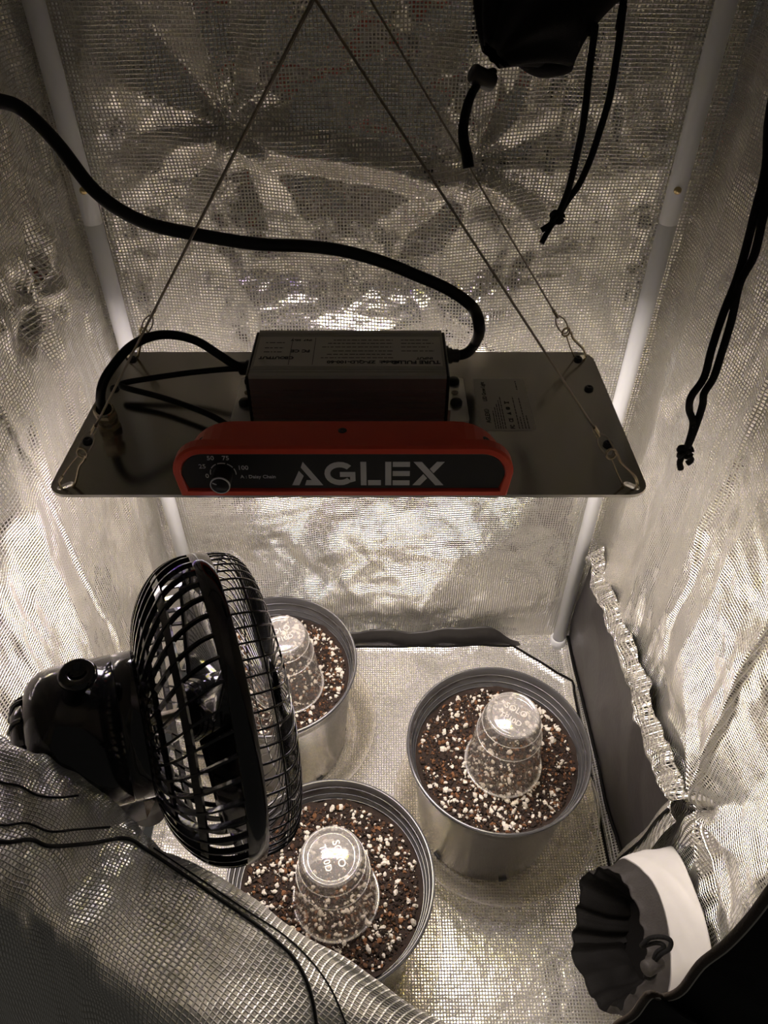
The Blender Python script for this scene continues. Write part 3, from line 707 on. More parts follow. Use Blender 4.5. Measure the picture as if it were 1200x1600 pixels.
# ------------------------------------------------------------------ rope hangers
def hanger(name, apex, corners, label, sub):
    """corners: plate slot (world); two steel ropes, crimps, loops and snap hooks meeting at one ring"""
    root = empty(name, apex); tag(root, label, 'wire hanger', 'steel rope hangers')
    ap = Vector(apex)
    for c, hooklen in corners:
        c = Vector(c); d = (ap - c).normalized()
        top = c + d * hooklen                      # where rope loop meets hook
        crimp = top + d * 0.020
        mb = MB(); mb.tube([crimp - ap, Vector((0, 0, 0))], 0.00075, 8, sub=1); mb.build('steel_rope', M['steel'], root)
        side_ = d.cross(Vector((0, -1, 0.6))).normalized()
        lp = [crimp, top + d * 0.012 + side_ * 0.0035, top + d * 0.003 + side_ * 0.0032, top - d * 0.001, top + d * 0.003 - side_ * 0.0032, top + d * 0.012 - side_ * 0.0035, crimp]
        mb = MB(); mb.tube([p - ap for p in lp], 0.0006, 7, sub=5); mb.build('rope_loop', M['steel'], root)
        q_ = d.to_track_quat('Z', 'Y').to_matrix().to_4x4()
        mb = MB(); m4 = Matrix.Translation(crimp - ap) @ q_
        mb.loft([[m4 @ Vector((x, y, z)) for x, y in rrect(-0.0022, 0.0022, -0.0013, 0.0013, 0.0008, 2)] for z in (-0.003, 0.004)], 0, True, True, False); mb.build('crimp', M['chrome'], root)
        # snap hook: bent wire body, a gate wire, a coil eye
        dn = -d
        e = top
        body = [e + side_ * 0.0026, e + side_ * 0.003 - d * 0.004, e + side_ * 0.0022 - d * hooklen * 0.35, e + side_ * 0.0048 - d * hooklen * 0.8, e + side_ * 0.0034 - d * (hooklen + 0.002), e - side_ * 0.0005 - d * (hooklen + 0.004), e - side_ * 0.0042 - d * (hooklen + 0.001), e - side_ * 0.0046 - d * hooklen * 0.82]
        mb = MB(); mb.tube([p - ap for p in body], 0.0010, 8, sub=6); mb.build('hook_body', M['chrome'], root)
        eye = [e + (side_ * math.cos(a) * 0.0034 + d * math.sin(a) * 0.0034) for a in np.linspace(0, 2 * PI, 10)[:-1]]
        mb = MB(); mb.tube([p - ap for p in eye], 0.0009, 7, sub=3, closed=True); mb.build('hook_eye', M['chrome'], root)
        gate = [e - side_ * 0.0012 - d * 0.003, e - side_ * 0.003 - d * hooklen * 0.4, e - side_ * 0.0046 - d * hooklen * 0.84]
        mb = MB(); mb.tube([p - ap for p in gate], 0.0006, 6, sub=4); mb.build('hook_gate', M['chrome'], root)
    ring = [Vector((math.cos(a) * 0.006, 0, 0.006 + math.sin(a) * 0.006)) for a in np.linspace(0, 2 * PI, 13)[:-1]]
    mb = MB(); mb.tube(ring, 0.0011, 7, sub=2, closed=True); mb.build('hanging_ring', M['chrome'], root)
    mb = MB(); mb.tube([(0, 0, 0.012), (0, 0, ZC - 0.012 - ap.z)], 0.0022, 8, sub=1); mb.build('support_cord', M['cord'], root)
    return root
def wl_(x, y, z=0.0): return LM @ Vector((x, y, z))
hanger('wire_hanger', (-0.0325, 0.42, 0.8726), [(wl_(-0.187, -0.0855), 0.030), (wl_(0.187, -0.0855), 0.030)], 'steel wire hanger holding the front corners of the grow light', 1)
hanger('wire_hanger', (-0.0245, 0.53, 0.8751), [(wl_(-0.187, 0.0855), 0.030), (wl_(0.187, 0.0855), 0.030)], 'steel wire hanger holding the rear corners of the grow light', 2)

# ================================================================== FAN
fa_ = Vector((0.9254, 0.3587, -0.1221)).normalized()
up_ = Vector((0, 0, 1)); fy_ = (up_ - fa_ * up_.dot(fa_)).normalized(); fx_ = fy_.cross(fa_)
FC = at_t(345, 1098, 0.484)
FM = Matrix(((fx_.x, fy_.x, fa_.x, FC.x), (fx_.y, fy_.y, fa_.y, FC.y), (fx_.z, fy_.z, fa_.z, FC.z), (0, 0, 0, 1)))
FM = FM @ Matrix.Scale(1.1, 4)
fan = empty('clip_fan', mat=FM); tag(fan, 'glossy black clip fan with round wire cage at the left', 'fan')
FR = 0.087
mb = MB(); mb.lathe([(FR - 0.0012, -0.0056), (FR, -0.0050), (FR + 0.0004, 0), (FR, 0.0050), (FR - 0.0012, 0.0056), (FR - 0.0020, 0.0050), (FR - 0.0020, -0.0050)], 96, closed=True); mb.build('cage_band', M['gloss'], fan)
def polar(r, a, z): return (r * math.cos(a), r * math.sin(a), z)
# rear grille: swept flat ribs
prof_r = [(0.0855, -0.004, 0.0), (0.0848, -0.012, 0.02), (0.080, -0.0225, 0.07), (0.071, -0.031, 0.14), (0.059, -0.0375, 0.22), (0.046, -0.041, 0.30), (0.036, -0.042, 0.36)]
def flat_rib(prof, wid, thk):
    P = spline([polar(r, a, z) for r, z, a in prof], 4); rings = []
    for k, p in enumerate(P):
        t = (P[min(k + 1, len(P) - 1)] - P[max(k - 1, 0)]).normalized()
        rad = Vector((p.x, p.y, 0)).normalized(); c = t.cross(Vector((0, 0, 1)).cross(rad)).normalized(); s_ = t.cross(c).normalized()
        rings.append([p + s_ * (sx * wid / 2) + c * (sy * thk / 2) for sx, sy in ((-1, -1), (1, -1), (1, 1), (-1, 1))])
    m = MB(); m.loft(rings, 0, True, True, False); return m
NR = 46
rib0 = flat_rib(prof_r, 0.0013, 0.0030).build('rear_rib', M['gloss'], fan)
for i in range(1, NR):
    c = rib0.copy(); COL.objects.link(c); c.rotation_euler = (0, 0, 2 * PI * i / NR)
for r, z, w_, t_ in ((0.0782, -0.0250, 0.0046, 0.0016), (0.0620, -0.0362, 0.0040, 0.0016), (0.0480, -0.0408, 0.0030, 0.0016), (0.0370, -0.0425, 0.0040, 0.0020)):
    sl = math.atan2(0.012, 0.012) if r > 0.07 else 0.35
    dx, dz = math.cos(sl) * w_ / 2, math.sin(sl) * w_ / 2; nx, nz = -math.sin(sl) * t_ / 2, math.cos(sl) * t_ / 2
    mb = MB(); mb.lathe([(r - dx - nx, z - dz - nz), (r + dx - nx, z + dz - nz), (r + dx + nx, z + dz + nz), (r - dx + nx, z - dz + nz)], 80, closed=True, smooth=False); mb.build('rear_hoop', M['gloss'], fan)
# front grille: thin wires curling to the centre badge
prof_f = [(0.0855, 0.004, 0.0), (0.0850, 0.012, 0.0), (0.0820, 0.020, -0.01), (0.0750, 0.0252, -0.05), (0.060, 0.0288, -0.16), (0.042, 0.0305, -0.30), (0.020, 0.0310, -0.50)]
NF = 64
mb = MB(); mb.tube([polar(r, a, z) for r, z, a in prof_f], 0.00062, 5, sub=4); w0 = mb.build('front_wire', M['gloss'], fan)
for i in range(1, NF):
    c = w0.copy(); COL.objects.link(c); c.rotation_euler = (0, 0, 2 * PI * i / NF)
for r, z in ((0.0838, 0.0160), (0.062, 0.0284)):  # thin hoops
    mb = MB(); mb.tube([polar(r, a, z) for a in np.linspace(0, 2 * PI, 49)[:-1]], 0.0006, 6, sub=1, closed=True); mb.build('front_hoop', M['gloss'], fan)
mb = MB(); mb.lathe([(0, 0.0340), (0.017, 0.0340), (0.0215, 0.0320), (0.0215, 0.0295), (0.0, 0.0290)], 40); mb.build('front_badge', M['gloss'], fan)
# clip at the foot of the band
mb = MB(); mb.tube([polar(FR + 0.001, -PI / 2 - 0.12, 0.006), polar(FR + 0.006, -PI / 2 - 0.05, 0.004), polar(FR + 0.006, -PI / 2 + 0.05, 0.0), polar(FR + 0.001, -PI / 2 + 0.1, -0.005)], 0.0008, 6); mb.build('band_clip', M['chrome'], fan)
# blades
hub = MB(); hub.lathe([(0, 0.016), (0.010, 0.015), (0.0165, 0.010), (0.018, 0.0), (0.018, -0.020), (0.0, -0.020)], 32); hub = hub.build('blade_hub', M['gloss'], fan)
g_ = np.zeros((13, 15, 3))
for j in range(13):
    for i in range(15):
        s_ = j / 12; q_ = i / 14 - 0.5
        r = 0.016 + 0.054 * s_
        a = q_ * (0.75 + 0.40 * s_) * (1 - 0.25 * s_ ** 6) + 0.25 * s_
        g_[j, i] = polar(r, a, -0.003 - q_ * 0.026 * (1 - 0.35 * s_) + 0.004 * math.sin(PI * (q_ + 0.5)))
bl = grid_mesh('blade', g_, g_[..., :2] * 1.0, M['gloss'], 0.0014); bl.parent = hub
for i in range(1, 4):
    c = bl.copy(); COL.objects.link(c); c.parent = hub; c.rotation_euler = (0, 0, 2 * PI * i / 4)
mb = MB(); mb.lathe([(0.003, -0.048), (0.003, -0.018)], 12); mb.build('shaft', M['steel'], fan)
# motor
mb = MB()
mb.lathe([(0.0, -0.0400), (0.0371, -0.0400), (0.0398, -0.0415), (0.0403, -0.0440), (0.0403, -0.0530), (0.0397, -0.0532), (0.0397, -0.0538), (0.0403, -0.0540), (0.0403, -0.0840), (0.0395, -0.0895), (0.0365, -0.0950), (0.0316, -0.0985), (0.0285, -0.1000), (0.0, -0.1000)], 64)
mot = mb.build('motor_housing', M['gloss'], fan)
mb = MB(); mb.lathe([(0.0275, -0.1000), (0.0270, -0.1030), (0.0225, -0.1065), (0.010, -0.1080), (0, -0.1082)], 48); cap = mb.build('rear_cap', M['gloss'], mot)
for i in range(12):
    a = 2 * PI * i / 12
    mb = MB(); mb.tube([polar(0.0282, a, -0.0998), polar(0.0262, a, -0.1045), polar(0.018, a, -0.1075)], 0.0012, 6, sub=3); mb.build('vent_rib', M['gloss'], cap)
km = Matrix.Translation((0.004, 0.0385, -0.0700)) @ Matrix.Rotation(-PI / 2, 4, 'X')
mb = MB(); mb.lathe([(0.0048, 0), (0.0048, 0.006), (0.0085, 0.007), (0.0095, 0.009), (0.0095, 0.0115), (0.0080, 0.0128), (0.0050, 0.0128), (0.0042, 0.0105), (0.0, 0.0100)], 32, M4=km); mb.build('swing_knob', M['gloss'], mot)
mb = MB(); mb.box(-0.028, 0.028, -0.060, -0.026, -0.088, -0.044, 0, 0.006); mb.build('gear_housing', M['gloss'], mot)
pm = Matrix.Translation((0.0, -0.068, -0.048)) @ Matrix.Rotation(PI / 2, 4, 'X')
mb = MB(); mb.lathe([(0.0, -0.012), (0.016, -0.012), (0.018, -0.008), (0.0165, 0.006), (0.011, 0.010), (0.011, 0.03), (0, 0.03)], 28, M4=pm); neck = mb.build('neck', M['black'], fan)
fin = FM.inverted()
pole_w = Vector((-0.270, 0.122, 0.50))
arm = [Vector((0, -0.085, -0.060)), Vector((0.0, -0.105, -0.066)), fin @ (pole_w + Vector((0.045, 0.030, -0.010))), fin @ (pole_w + Vector((0.012, 0.006, 0)))]
mb = MB(); mb.tube(arm, 0.0085, 14, sub=6); mb.build('arm', M['black'], neck)
mb = MB(); q3 = FM.inverted() @ Matrix.Translation(pole_w)
for s in (-1, 1):
    mb.loft([[q3 @ Vector((x, y + s * 0.0125, z)) for x, y in rrect(-0.020, 0.022, -0.0035, 0.0035, 0.002, 2)] for z in (-0.02, 0.02)], 0, True, True, False)
mb.build('pole_clip', M['black'], neck)

# ================================================================== POTS, SAUCERS, CUPS, SOIL
def copy_tree(o, parent=None):
    c = o.copy(); COL.objects.link(c); c.parent = parent
    for ch in list(o.children): copy_tree(ch, c)
    return c
def make_saucer():
    root = empty('saucer')
    R = 0.1255
    pr = [(0.0, 0.0), (0.096, 0.0), (0.099, 0.0015), (0.104, 0.012), (0.118, 0.027), (0.1212, 0.030), (R, 0.0305), (R, 0.0290), (0.1218, 0.0287), (0.1188, 0.0258), (0.1052, 0.0112), (0.1003, 0.0016), (0.097, 0.0012), (0.0, 0.0012)]
    mb = MB(); mb.lathe(pr, 96); mb.build('dish', M['saucer'], root)
    for r in (0.087, 0.093):
        mb = MB(); mb.tube([polar(r, a, 0.0014) for a in np.linspace(0, 2 * PI, 73)[:-1]], 0.0013, 6, sub=1, closed=True); mb.build('base_ridge', M['saucer'], root)
    mb = MB(); mb.tube([polar(R - 0.001, a, 0.0298) for a in np.linspace(0, 2 * PI, 97)[:-1]], 0.0013, 6, sub=1, closed=True); mb.build('rolled_rim', M['saucer_rim'], root)
    for a in np.arange(8) * PI / 4:
        mb = MB(); mb.tube([polar(0.060, a, 0.0016), polar(0.085, a, 0.0016), polar(0.097, a, 0.0018)], 0.0014, 6, sub=2); mb.build('base_spoke', M['saucer'], root)
    return root
def make_pot():
    root = empty('nursery_pot')
    Hh = 0.176
    out = [(0.0, 0.0), (0.076, 0.0), (0.079, 0.002), (0.0800, 0.006), (0.0925, 0.150), (0.0930, 0.152), (0.0952, 0.154), (0.0958, 0.170), (0.0992, 0.1705), (0.1000, 0.1722), (0.1000, 0.1748), (0.0990, 0.1760), (0.0975, 0.1758), (0.0962, 0.1742), (0.0948, 0.1650), (0.0945, 0.1575), (0.0925, 0.1560), (0.0918, 0.1500), (0.0900, 0.1488), (0.0893, 0.1420), (0.0785, 0.006), (0.0, 0.005)]
    n = 96
    k = 11
    mb = MB(); mb.lathe(out[:8], n); mb.lathe(out[12:], n); mb.build('body', M['pot'], root)
    mb = MB(); mb.lathe(out[7:13], n); mb.build('rim', M['pot'], root)
    for r, z in ((0.0949, 0.1660), (0.0926, 0.1562), (0.0902, 0.1490)):
        mb = MB(); mb.tube([polar(r, a, z) for a in np.linspace(0, 2 * PI, 97)[:-1]], 0.0007, 5, sub=1, closed=True); mb.build('inner_ledge', M['pot'], root)
    for i in range(6):
        a = 2 * PI * i / 6 + 0.2
        mb = MB(); mb.tube([polar(0.0797, a - 0.06, 0.005), polar(0.0797, a, 0.005), polar(0.0797, a + 0.06, 0.005)], 0.0022, 6, sub=3); mb.build('drain_slot', M['ink'], root)
    return root
ico_v = None
def ico():
    t = (1 + 5 ** 0.5) / 2
    v = np.array([(-1, t, 0), (1, t, 0), (-1, -t, 0), (1, -t, 0), (0, -1, t), (0, 1, t), (0, -1, -t), (0, 1, -t), (t, 0, -1), (t, 0, 1), (-t, 0, -1), (-t, 0, 1)], float)
    v /= np.linalg.norm(v[0])
    f = np.array([(0, 11, 5), (0, 5, 1), (0, 1, 7), (0, 7, 10), (0, 10, 11), (1, 5, 9), (5, 11, 4), (11, 10, 2), (10, 7, 6), (7, 1, 8), (3, 9, 4), (3, 4, 2), (3, 2, 6), (3, 6, 8), (3, 8, 9), (4, 9, 5), (2, 4, 11), (6, 2, 10), (8, 6, 7), (9, 8, 1)])
    return v, f
IV, IF = ico()
def soil_h(x, y, seed):
    return 0.0035 * fbm(x / 0.035, y / 0.035, seed, 3) + 0.002 * fbm(x / 0.009, y / 0.009, seed + 5, 2)
def scatter(name, n, rmin, rmax, powr, seed, mats, Rs, flat=0.7, sink=0.3, cluster=0.0):
    rng = np.random.RandomState(seed)
    r = Rs * np.sqrt(rng.uniform(size=n)); a = rng.uniform(0, 2 * PI, n)
    x, y = r * np.cos(a), r * np.sin(a)
    if cluster:
        keepm = rng.uniform(size=n) < np.clip(0.5 + cluster * vnoise(x / 0.025, y / 0.025, seed + 3), 0.05, 1); x, y = x[keepm], y[keepm]; n = len(x)
    sz = rmin + (rmax - rmin) * rng.uniform(size=n) ** powr
    z = soil_h(x, y, seed % 10) + sz * (flat - sink)
    V = np.zeros((n, 12, 3))
    for i in range(n):
        q = rng.normal(size=4); q /= np.linalg.norm(q); w_, a_, b_, c_ = q
        Rm = np.array([[1 - 2 * (b_ * b_ + c_ * c_), 2 * (a_ * b_ - c_ * w_), 2 * (a_ * c_ + b_ * w_)], [2 * (a_ * b_ + c_ * w_), 1 - 2 * (a_ * a_ + c_ * c_), 2 * (b_ * c_ - a_ * w_)], [2 * (a_ * c_ - b_ * w_), 2 * (b_ * c_ + a_ * w_), 1 - 2 * (a_ * a_ + b_ * b_)]])
        v = IV * rng.uniform(0.65, 1.25, (12, 1)) * np.array([rng.uniform(0.8, 1.3), rng.uniform(0.8, 1.3), flat])
        V[i] = (v @ Rm.T) * sz[i] + (x[i], y[i], z[i])
    Fc = (IF[None] + (np.arange(n) * 12)[:, None, None]).reshape(-1, 3)
    me = bpy.data.meshes.new(name); me.from_pydata(V.reshape(-1, 3).tolist(), [], Fc.tolist())
    mats = mats if isinstance(mats, (list, tuple)) else [mats]
    for m in mats: me.materials.append(m)
    if len(mats) > 1: me.polygons.foreach_set('material_index', np.repeat(rng.randint(0, len(mats), n), 20).astype(np.int32))
    me.update(); o = bpy.data.objects.new(name, me); COL.objects.link(o); return o
def make_soil(loc, seed, label):
    Rs = 0.0880
    root = empty('potting_soil', loc); tag(root, label, 'soil', kind='stuff')
    rr = np.linspace(0, Rs + 0.0018, 40); aa = np.linspace(0, 2 * PI, 121)
    A2, R2 = np.meshgrid(aa, rr)
    x, y = R2 * np.cos(A2), R2 * np.sin(A2)
    P = np.stack([x, y, soil_h(x, y, seed % 10) - 0.0006], -1)
    b = grid_mesh('peat_bed', P, np.stack([x, y], -1), M['soil']); b.parent = root; b['kind'] = 'stuff'
    for nm, args, mt in (('peat_crumbs', (4200, 0.0006, 0.0030, 2.6), [M['soil'], M['clump'], M['soil'], M['clump'], M['soil'], M['bark']]), ('perlite_grains', (1900, 0.0005, 0.0034, 2.4), M['perlite'])):
        s_ = scatter(nm, args[0], args[1], args[2], args[3], seed + (40 if nm[0] == 'p' and nm[2] == 'r' else 0), mt, Rs - 0.003, cluster=0.55 if nm == 'perlite_grains' else 0.0, sink=0.25 if nm == 'perlite_grains' else 0.45)
        s_.parent = root; s_['kind'] = 'stuff'
    return root
M['bark'] = simple('orange_bark', (0.15, 0.066, 0.026), 0.85, scale=120, var=0.6, bump=0.4)
M['emboss'] = clear_plastic('raised_cup_lettering', haze=0.45, rough=0.2)
def make_cup():
    root = empty('plastic_cup')
    wall = [(0.0405, 0.0012), (0.0392, 0.012), (0.0345, 0.060), (0.0338, 0.064), (0.0322, 0.066), (0.0318, 0.070), (0.0300, 0.086), (0.0285, 0.0935), (0.0268, 0.0972)]
    mb = MB(); mb.lathe(wall + [(r - 0.0006, z) for r, z in reversed(wall)], 64); mb.build('wall', M['cup'], root)
    mb = MB(); mb.lathe([(0.0268, 0.0972), (0.0258, 0.0986), (0.0245, 0.0988), (0.0222, 0.0968), (0.0208, 0.0955), (0.0200, 0.0962), (0.0, 0.0962), ], 56); mb.build('base', M['cup_base'], root)
    mb = MB(); mb.tube([polar(0.0412, a, 0.0014) for a in np.linspace(0, 2 * PI, 73)[:-1]], 0.0014, 8, sub=1, closed=True); mb.build('rolled_rim', M['cup_base'], root)
    for r, z in ((0.0338, 0.0645), (0.0302, 0.0850)):
        mb = MB(); mb.tube([polar(r, a, z) for a in np.linspace(0, 2 * PI, 65)[:-1]], 0.0005, 5, sub=1, closed=True); mb.build('stacking_ring', M['cup_base'], root)
    return root
saucer0, pot0, cup0 = make_saucer(), make_pot(), make_cup()
SPOTS = [  # pot centre, saucer centre, cup centre, cup turn, words
    ((-0.0510, 0.282), (-0.062, 0.276), (-0.0465, 0.2735), -1.25, 'nearest pot, in front', 'front'),
    ((0.1246, 0.4212), (0.138, 0.4305), (0.1310, 0.4140), -0.6, 'right-hand pot', 'right'),
    ((-0.1320, 0.529), (-0.136, 0.540), (-0.1140, 0.5140), 0.4, 'pot behind the fan', 'behind'),
]
ZS = 0.0075
for i, (pc, sc, cc, turn, words, wd) in enumerate(SPOTS):
    s_ = saucer0 if i == 0 else copy_tree(saucer0)
    s_.location = (*sc, ZS); s_.rotation_euler = (0, 0, 0.3 * i)
    tag(s_, {'front': 'clear plastic saucer under the nearest pot', 'right': 'clear plastic saucer under the right-hand pot', 'behind': 'clear plastic saucer under the pot half hidden by the fan'}[wd], 'saucer', 'clear plastic saucers')
    p_ = pot0 if i == 0 else copy_tree(pot0)
    p_.location = (*pc, ZS + 0.0032); p_.rotation_euler = (0, 0, 0.5 * i)
    tag(p_, {'front': 'grey plastic nursery pot nearest the viewer', 'right': 'grey plastic nursery pot standing at the right', 'behind': 'grey plastic nursery pot half hidden behind the fan'}[wd], 'pot', 'nursery pots')
    make_soil((*pc, ZS + 0.0032 + 0.148), 81 + 7 * i, {'front': 'dark potting soil with white perlite in the nearest pot', 'right': 'dark potting soil with white perlite in the right-hand pot', 'behind': 'potting soil with perlite in the pot behind the fan'}[wd])
    c_ = cup0 if i == 0 else copy_tree(cup0)
    c_.location = (*cc, ZS + 0.0032 + 0.1505); c_.rotation_euler = (0.0, 0.0, turn)
    tag(c_, {'front': 'upturned clear plastic cup lettered SOLO on the nearest pot', 'right': 'upturned clear plastic cup on the soil of the right-hand pot', 'behind': 'upturned misted plastic cup on the pot behind the fan'}[wd], 'cup', 'upturned plastic cups')
    for body, yy, sz in (('SOLO', 0.004, 0.0095), ('TP10D', -0.008, 0.0085)):
        text('raised_lettering', body, sz, M['emboss'], c_, Matrix.Translation((0, yy, 0.0964)), 'CENTER', 0.0003, 0.0001)

# ================================================================== DUCT SLEEVES AND CORDS
def sleeve(name, B, Bn, Br, O, On, Or, label, closed_end=False, seed=1):
    """cloth tube from a port (B) to a drawstring cuff (O): white sleeve, dark cuff"""
    root = empty(name, B); tag(root, label, 'duct sleeve', 'drawstring duct sleeves')
    B, O = Vector(B), Vector(O); Bn, On = Vector(Bn).normalized(), Vector(On).normalized()
    nz, na = 46, 120
    def frame(n):
        x = n.cross(Vector((0, 1, 0.2))).normalized(); return x, n.cross(x).normalized()
    bx, by = frame(Bn); ox, oy = frame(On)
    P = np.zeros((nz, na + 1, 3)); L = (O - B).length
    for j in range(nz):
        s_ = j / (nz - 1)
        c = (B * (1 - s_) + O * s_) + (Bn * s_ * (1 - s_) ** 2 - (-On) * 0 * s_) * L * 0.6
        x = (bx * (1 - s_) + ox * s_).normalized(); y = (by * (1 - s_) + oy * s_).normalized()
        r = Br * (1 - s_) + Or * s_
        if closed_end: r = Br * (1 - s_ ** 3) + Or * s_ ** 3
        for i in range(na + 1):
            a = 2 * PI * i / na
            puck = (0.0003 + 0.0026 * smooth_step(0.78, 1.0, s_)) * (1.6 * float(vnoise(a * 7, s_ * 2, seed)) + 0.9 * float(vnoise(a * 3.2, s_, seed + 2))) if not closed_end else 0.12 * r * smooth_step(0.55, 1, s_) * math.sin(a * 9)
            rr = r + puck + 0.004 * float(vnoise(math.cos(a) * 2 + 5, math.sin(a) * 2 + s_ * 4, seed))
            p = c + x * (rr * math.cos(a)) + y * (rr * math.sin(a))
            P[j, i] = p
    return root, P, ox, oy, O, On, Vector(B)
# --- lower right, open cuff
root, P, ox, oy, O_, On_, B_ = sleeve('duct_sleeve', (0.281, 0.236, 0.150), (-1, 0, -0.05), 0.085, (0.216, 0.245, 0.136), (-0.93, -0.05, 0.36), 0.060, 'white duct sleeve with open black drawstring cuff at lower right', seed=3)
bpy.context.view_layer.update()
ua = np.linspace(0, 0.5, P.shape[1])
def strip(name, j0, j1, mats, thick, root):
    Q = P[j0:j1 + 1]; vv2 = np.linspace(0, 0.1, len(Q))
    g = grid_mesh(name, Q, np.stack(np.meshgrid(ua, vv2), -1), mats, thick); under(g, root); return g
strip('white_sleeve', 0, 27, [M['white_cloth'], M['foil']], 0.0008, root)
strip('cuff', 26, 45, [M['cuff'], M['nylon']], 0.0009, root)
# inside: turned-in cuff cloth narrowing towards the port
Q = np.zeros((14, P.shape[1], 3)); cen = np.array(O_)
for j in range(14):
    s_ = j / 13
    Q[j] = (P[45] - cen) * (1 - 0.38 * s_ ** 0.7) + cen - np.array(On_) * 0.055 * s_ + 0.003 * np.stack([vnoise(np.linspace(0, 20, P.shape[1]), np.full(P.shape[1], s_ * 4), 9)] * 3, -1) * s_
under(grid_mesh('inner_lining', Q, np.stack(np.meshgrid(ua, np.linspace(0, 0.06, 14)), -1), M['nylon']), root)
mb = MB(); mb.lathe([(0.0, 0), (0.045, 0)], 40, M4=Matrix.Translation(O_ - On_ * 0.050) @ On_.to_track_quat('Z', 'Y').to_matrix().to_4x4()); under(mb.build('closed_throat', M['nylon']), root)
# silver tape edge on the near side of the cuff mouth
# cord and barrel lock
def ring_pt(a, j, out=0.004):
    i = int((a % (2 * PI)) / (2 * PI) * 120); p = Vector(P[j, i]); c = Vector(P[j].mean(axis=0)); return p + (p - c).normalized() * out
lock_at = at_t(1020, 1508, 0.655)
loop = [at_t(*p) for p in ((1002, 1478, 0.668), (1015, 1466, 0.655), (1035, 1464, 0.648), (1048, 1470, 0.645), (1046, 1482, 0.645), (1034, 1490, 0.648), (1026, 1498, 0.652), (1020, 1506, 0.655))]
mb = MB(); mb.tube(loop, 0.0020, 8, sub=5); under(mb.build('draw_cord', M['cord']), root)
mb = MB(); mb.tube([at_t(*p) for p in ((1003, 1480, 0.668), (1020, 1474, 0.657), (1032, 1474, 0.65), (1038, 1480, 0.648), (1026, 1488, 0.651), (1021, 1500, 0.654))], 0.0018, 8, sub=5); under(mb.build('draw_cord', M['cord']), root)
ld = (at_t(1036, 1496, 0.655) - at_t(1008, 1512, 0.645)).normalized()
mb = MB(); mb.lathe([(0, -0.009), (0.0058, -0.009), (0.0066, -0.0075), (0.0066, 0.0075), (0.0058, 0.009), (0, 0.009)], 24, M4=Matrix.Translation(lock_at) @ ld.to_track_quat('Z', 'Y').to_matrix().to_4x4()); under(mb.build('cord_lock', M['cuff']), root)
mb = MB(); mb.tube([at_t(*p) for p in ((1024, 1514, 0.656), (1022, 1522, 0.657), (1015, 1528, 0.658), (1006, 1524, 0.659))], 0.0022, 8, sub=4); under(mb.build('cord_tail', M['cord']), root)

# --- upper, gathered shut
root, P, ox, oy, O_, On_, B_ = sleeve('duct_sleeve', (0.150, 0.690, 0.930), (0, -1, 0), 0.075, (0.0745, 0.585, 0.808), (-0.60, -0.45, -0.66), 0.009, 'black gathered duct sleeve hanging from the upper back wall', True, seed=5)
bpy.context.view_layer.update()
strip('white_sleeve', 0, 13, [M['white_cloth'], M['white_cloth']], 0.0008, root)
strip('cuff', 12, 45, [M['nylon'], M['nylon']], 0.0009, root)
lk = at_t(754, 122, 0.50)
def hang(pts): return [at_t(*p) for p in pts]
ld = (at_t(775, 132, 0.505) - at_t(735, 112, 0.495)).normalized()
mb = MB(); mb.lathe([(0, -0.0085), (0.0052, -0.0085), (0.006, -0.007), (0.006, 0.007), (0.0052, 0.0085), (0, 0.0085)], 24, M4=Matrix.Translation(lk) @ ld.to_track_quat('Z', 'Y').to_matrix().to_4x4()); under(mb.build('cord_lock', M['black']), root)
mb = MB(); mb.tube(hang([(772, 112, 0.505), (758, 118, 0.50), (742, 138, 0.50), (732, 160, 0.502), (725, 190, 0.506), (724, 215, 0.51), (729, 240, 0.515), (732, 262, 0.518)]), 0.0030, 10, sub=5, taper=lambda t: 0.8 + 0.5 * t); under(mb.build('cord_tail', M['cord']), root)

def knotted_cord(name, label, strands, knot, tails, r, cat='cord'):
    root = empty(name, knot); tag(root, label, cat, 'hanging cords')
    bpy.context.view_layer.update()
    for s_ in strands:
        mb = MB(); mb.tube(s_, r, 9, sub=5); under(mb.build('strand', M['cord']), root)
    k = Vector(knot)
    kn = [k + Vector((math.cos(t * 2) * (1.5 + 0.7 * math.cos(3 * t)), math.sin(3 * t) * 0.9, math.sin(t * 2) * (1.5 + 0.7 * math.cos(3 * t)))) * (r * 0.8) for t in np.linspace(0, 2 * PI, 25)[:-1]]
    mb = MB(); mb.tube(kn, r * 0.95, 8, sub=3, closed=True); under(mb.build('knot', M['cord']), root)
    for s_ in tails:
        mb = MB(); mb.tube(s_, r * 0.9, 8, sub=4); under(mb.build('cord_end', M['cord']), root)
    return root
kn = at_t(870, 340, 0.575)
knotted_cord('hanging_cord', 'black doubled cord with a knot in front of the back wall',
    [[(0.135, 0.60, ZC - 0.012)] + hang([(938, -60, 0.475), (930, 40, 0.49), (921, 110, 0.505), (912, 190, 0.525), (902, 240, 0.54), (890, 290, 0.557), (880, 318, 0.566), (871, 338, 0.574)]),
     [(0.155, 0.60, ZC - 0.012)] + hang([(985, -60, 0.475), (974, 10, 0.485), (965, 80, 0.50), (953, 150, 0.518), (937, 205, 0.532), (922, 250, 0.545), (905, 288, 0.558), (888, 312, 0.566), (872, 338, 0.574)])],
    kn, [hang([(868, 343, 0.576), (858, 352, 0.578), (846, 360, 0.58)]), hang([(866, 346, 0.576), (857, 360, 0.579), (846, 380, 0.581)])], 0.0024)
kn = at_t(1070, 706, 0.525)
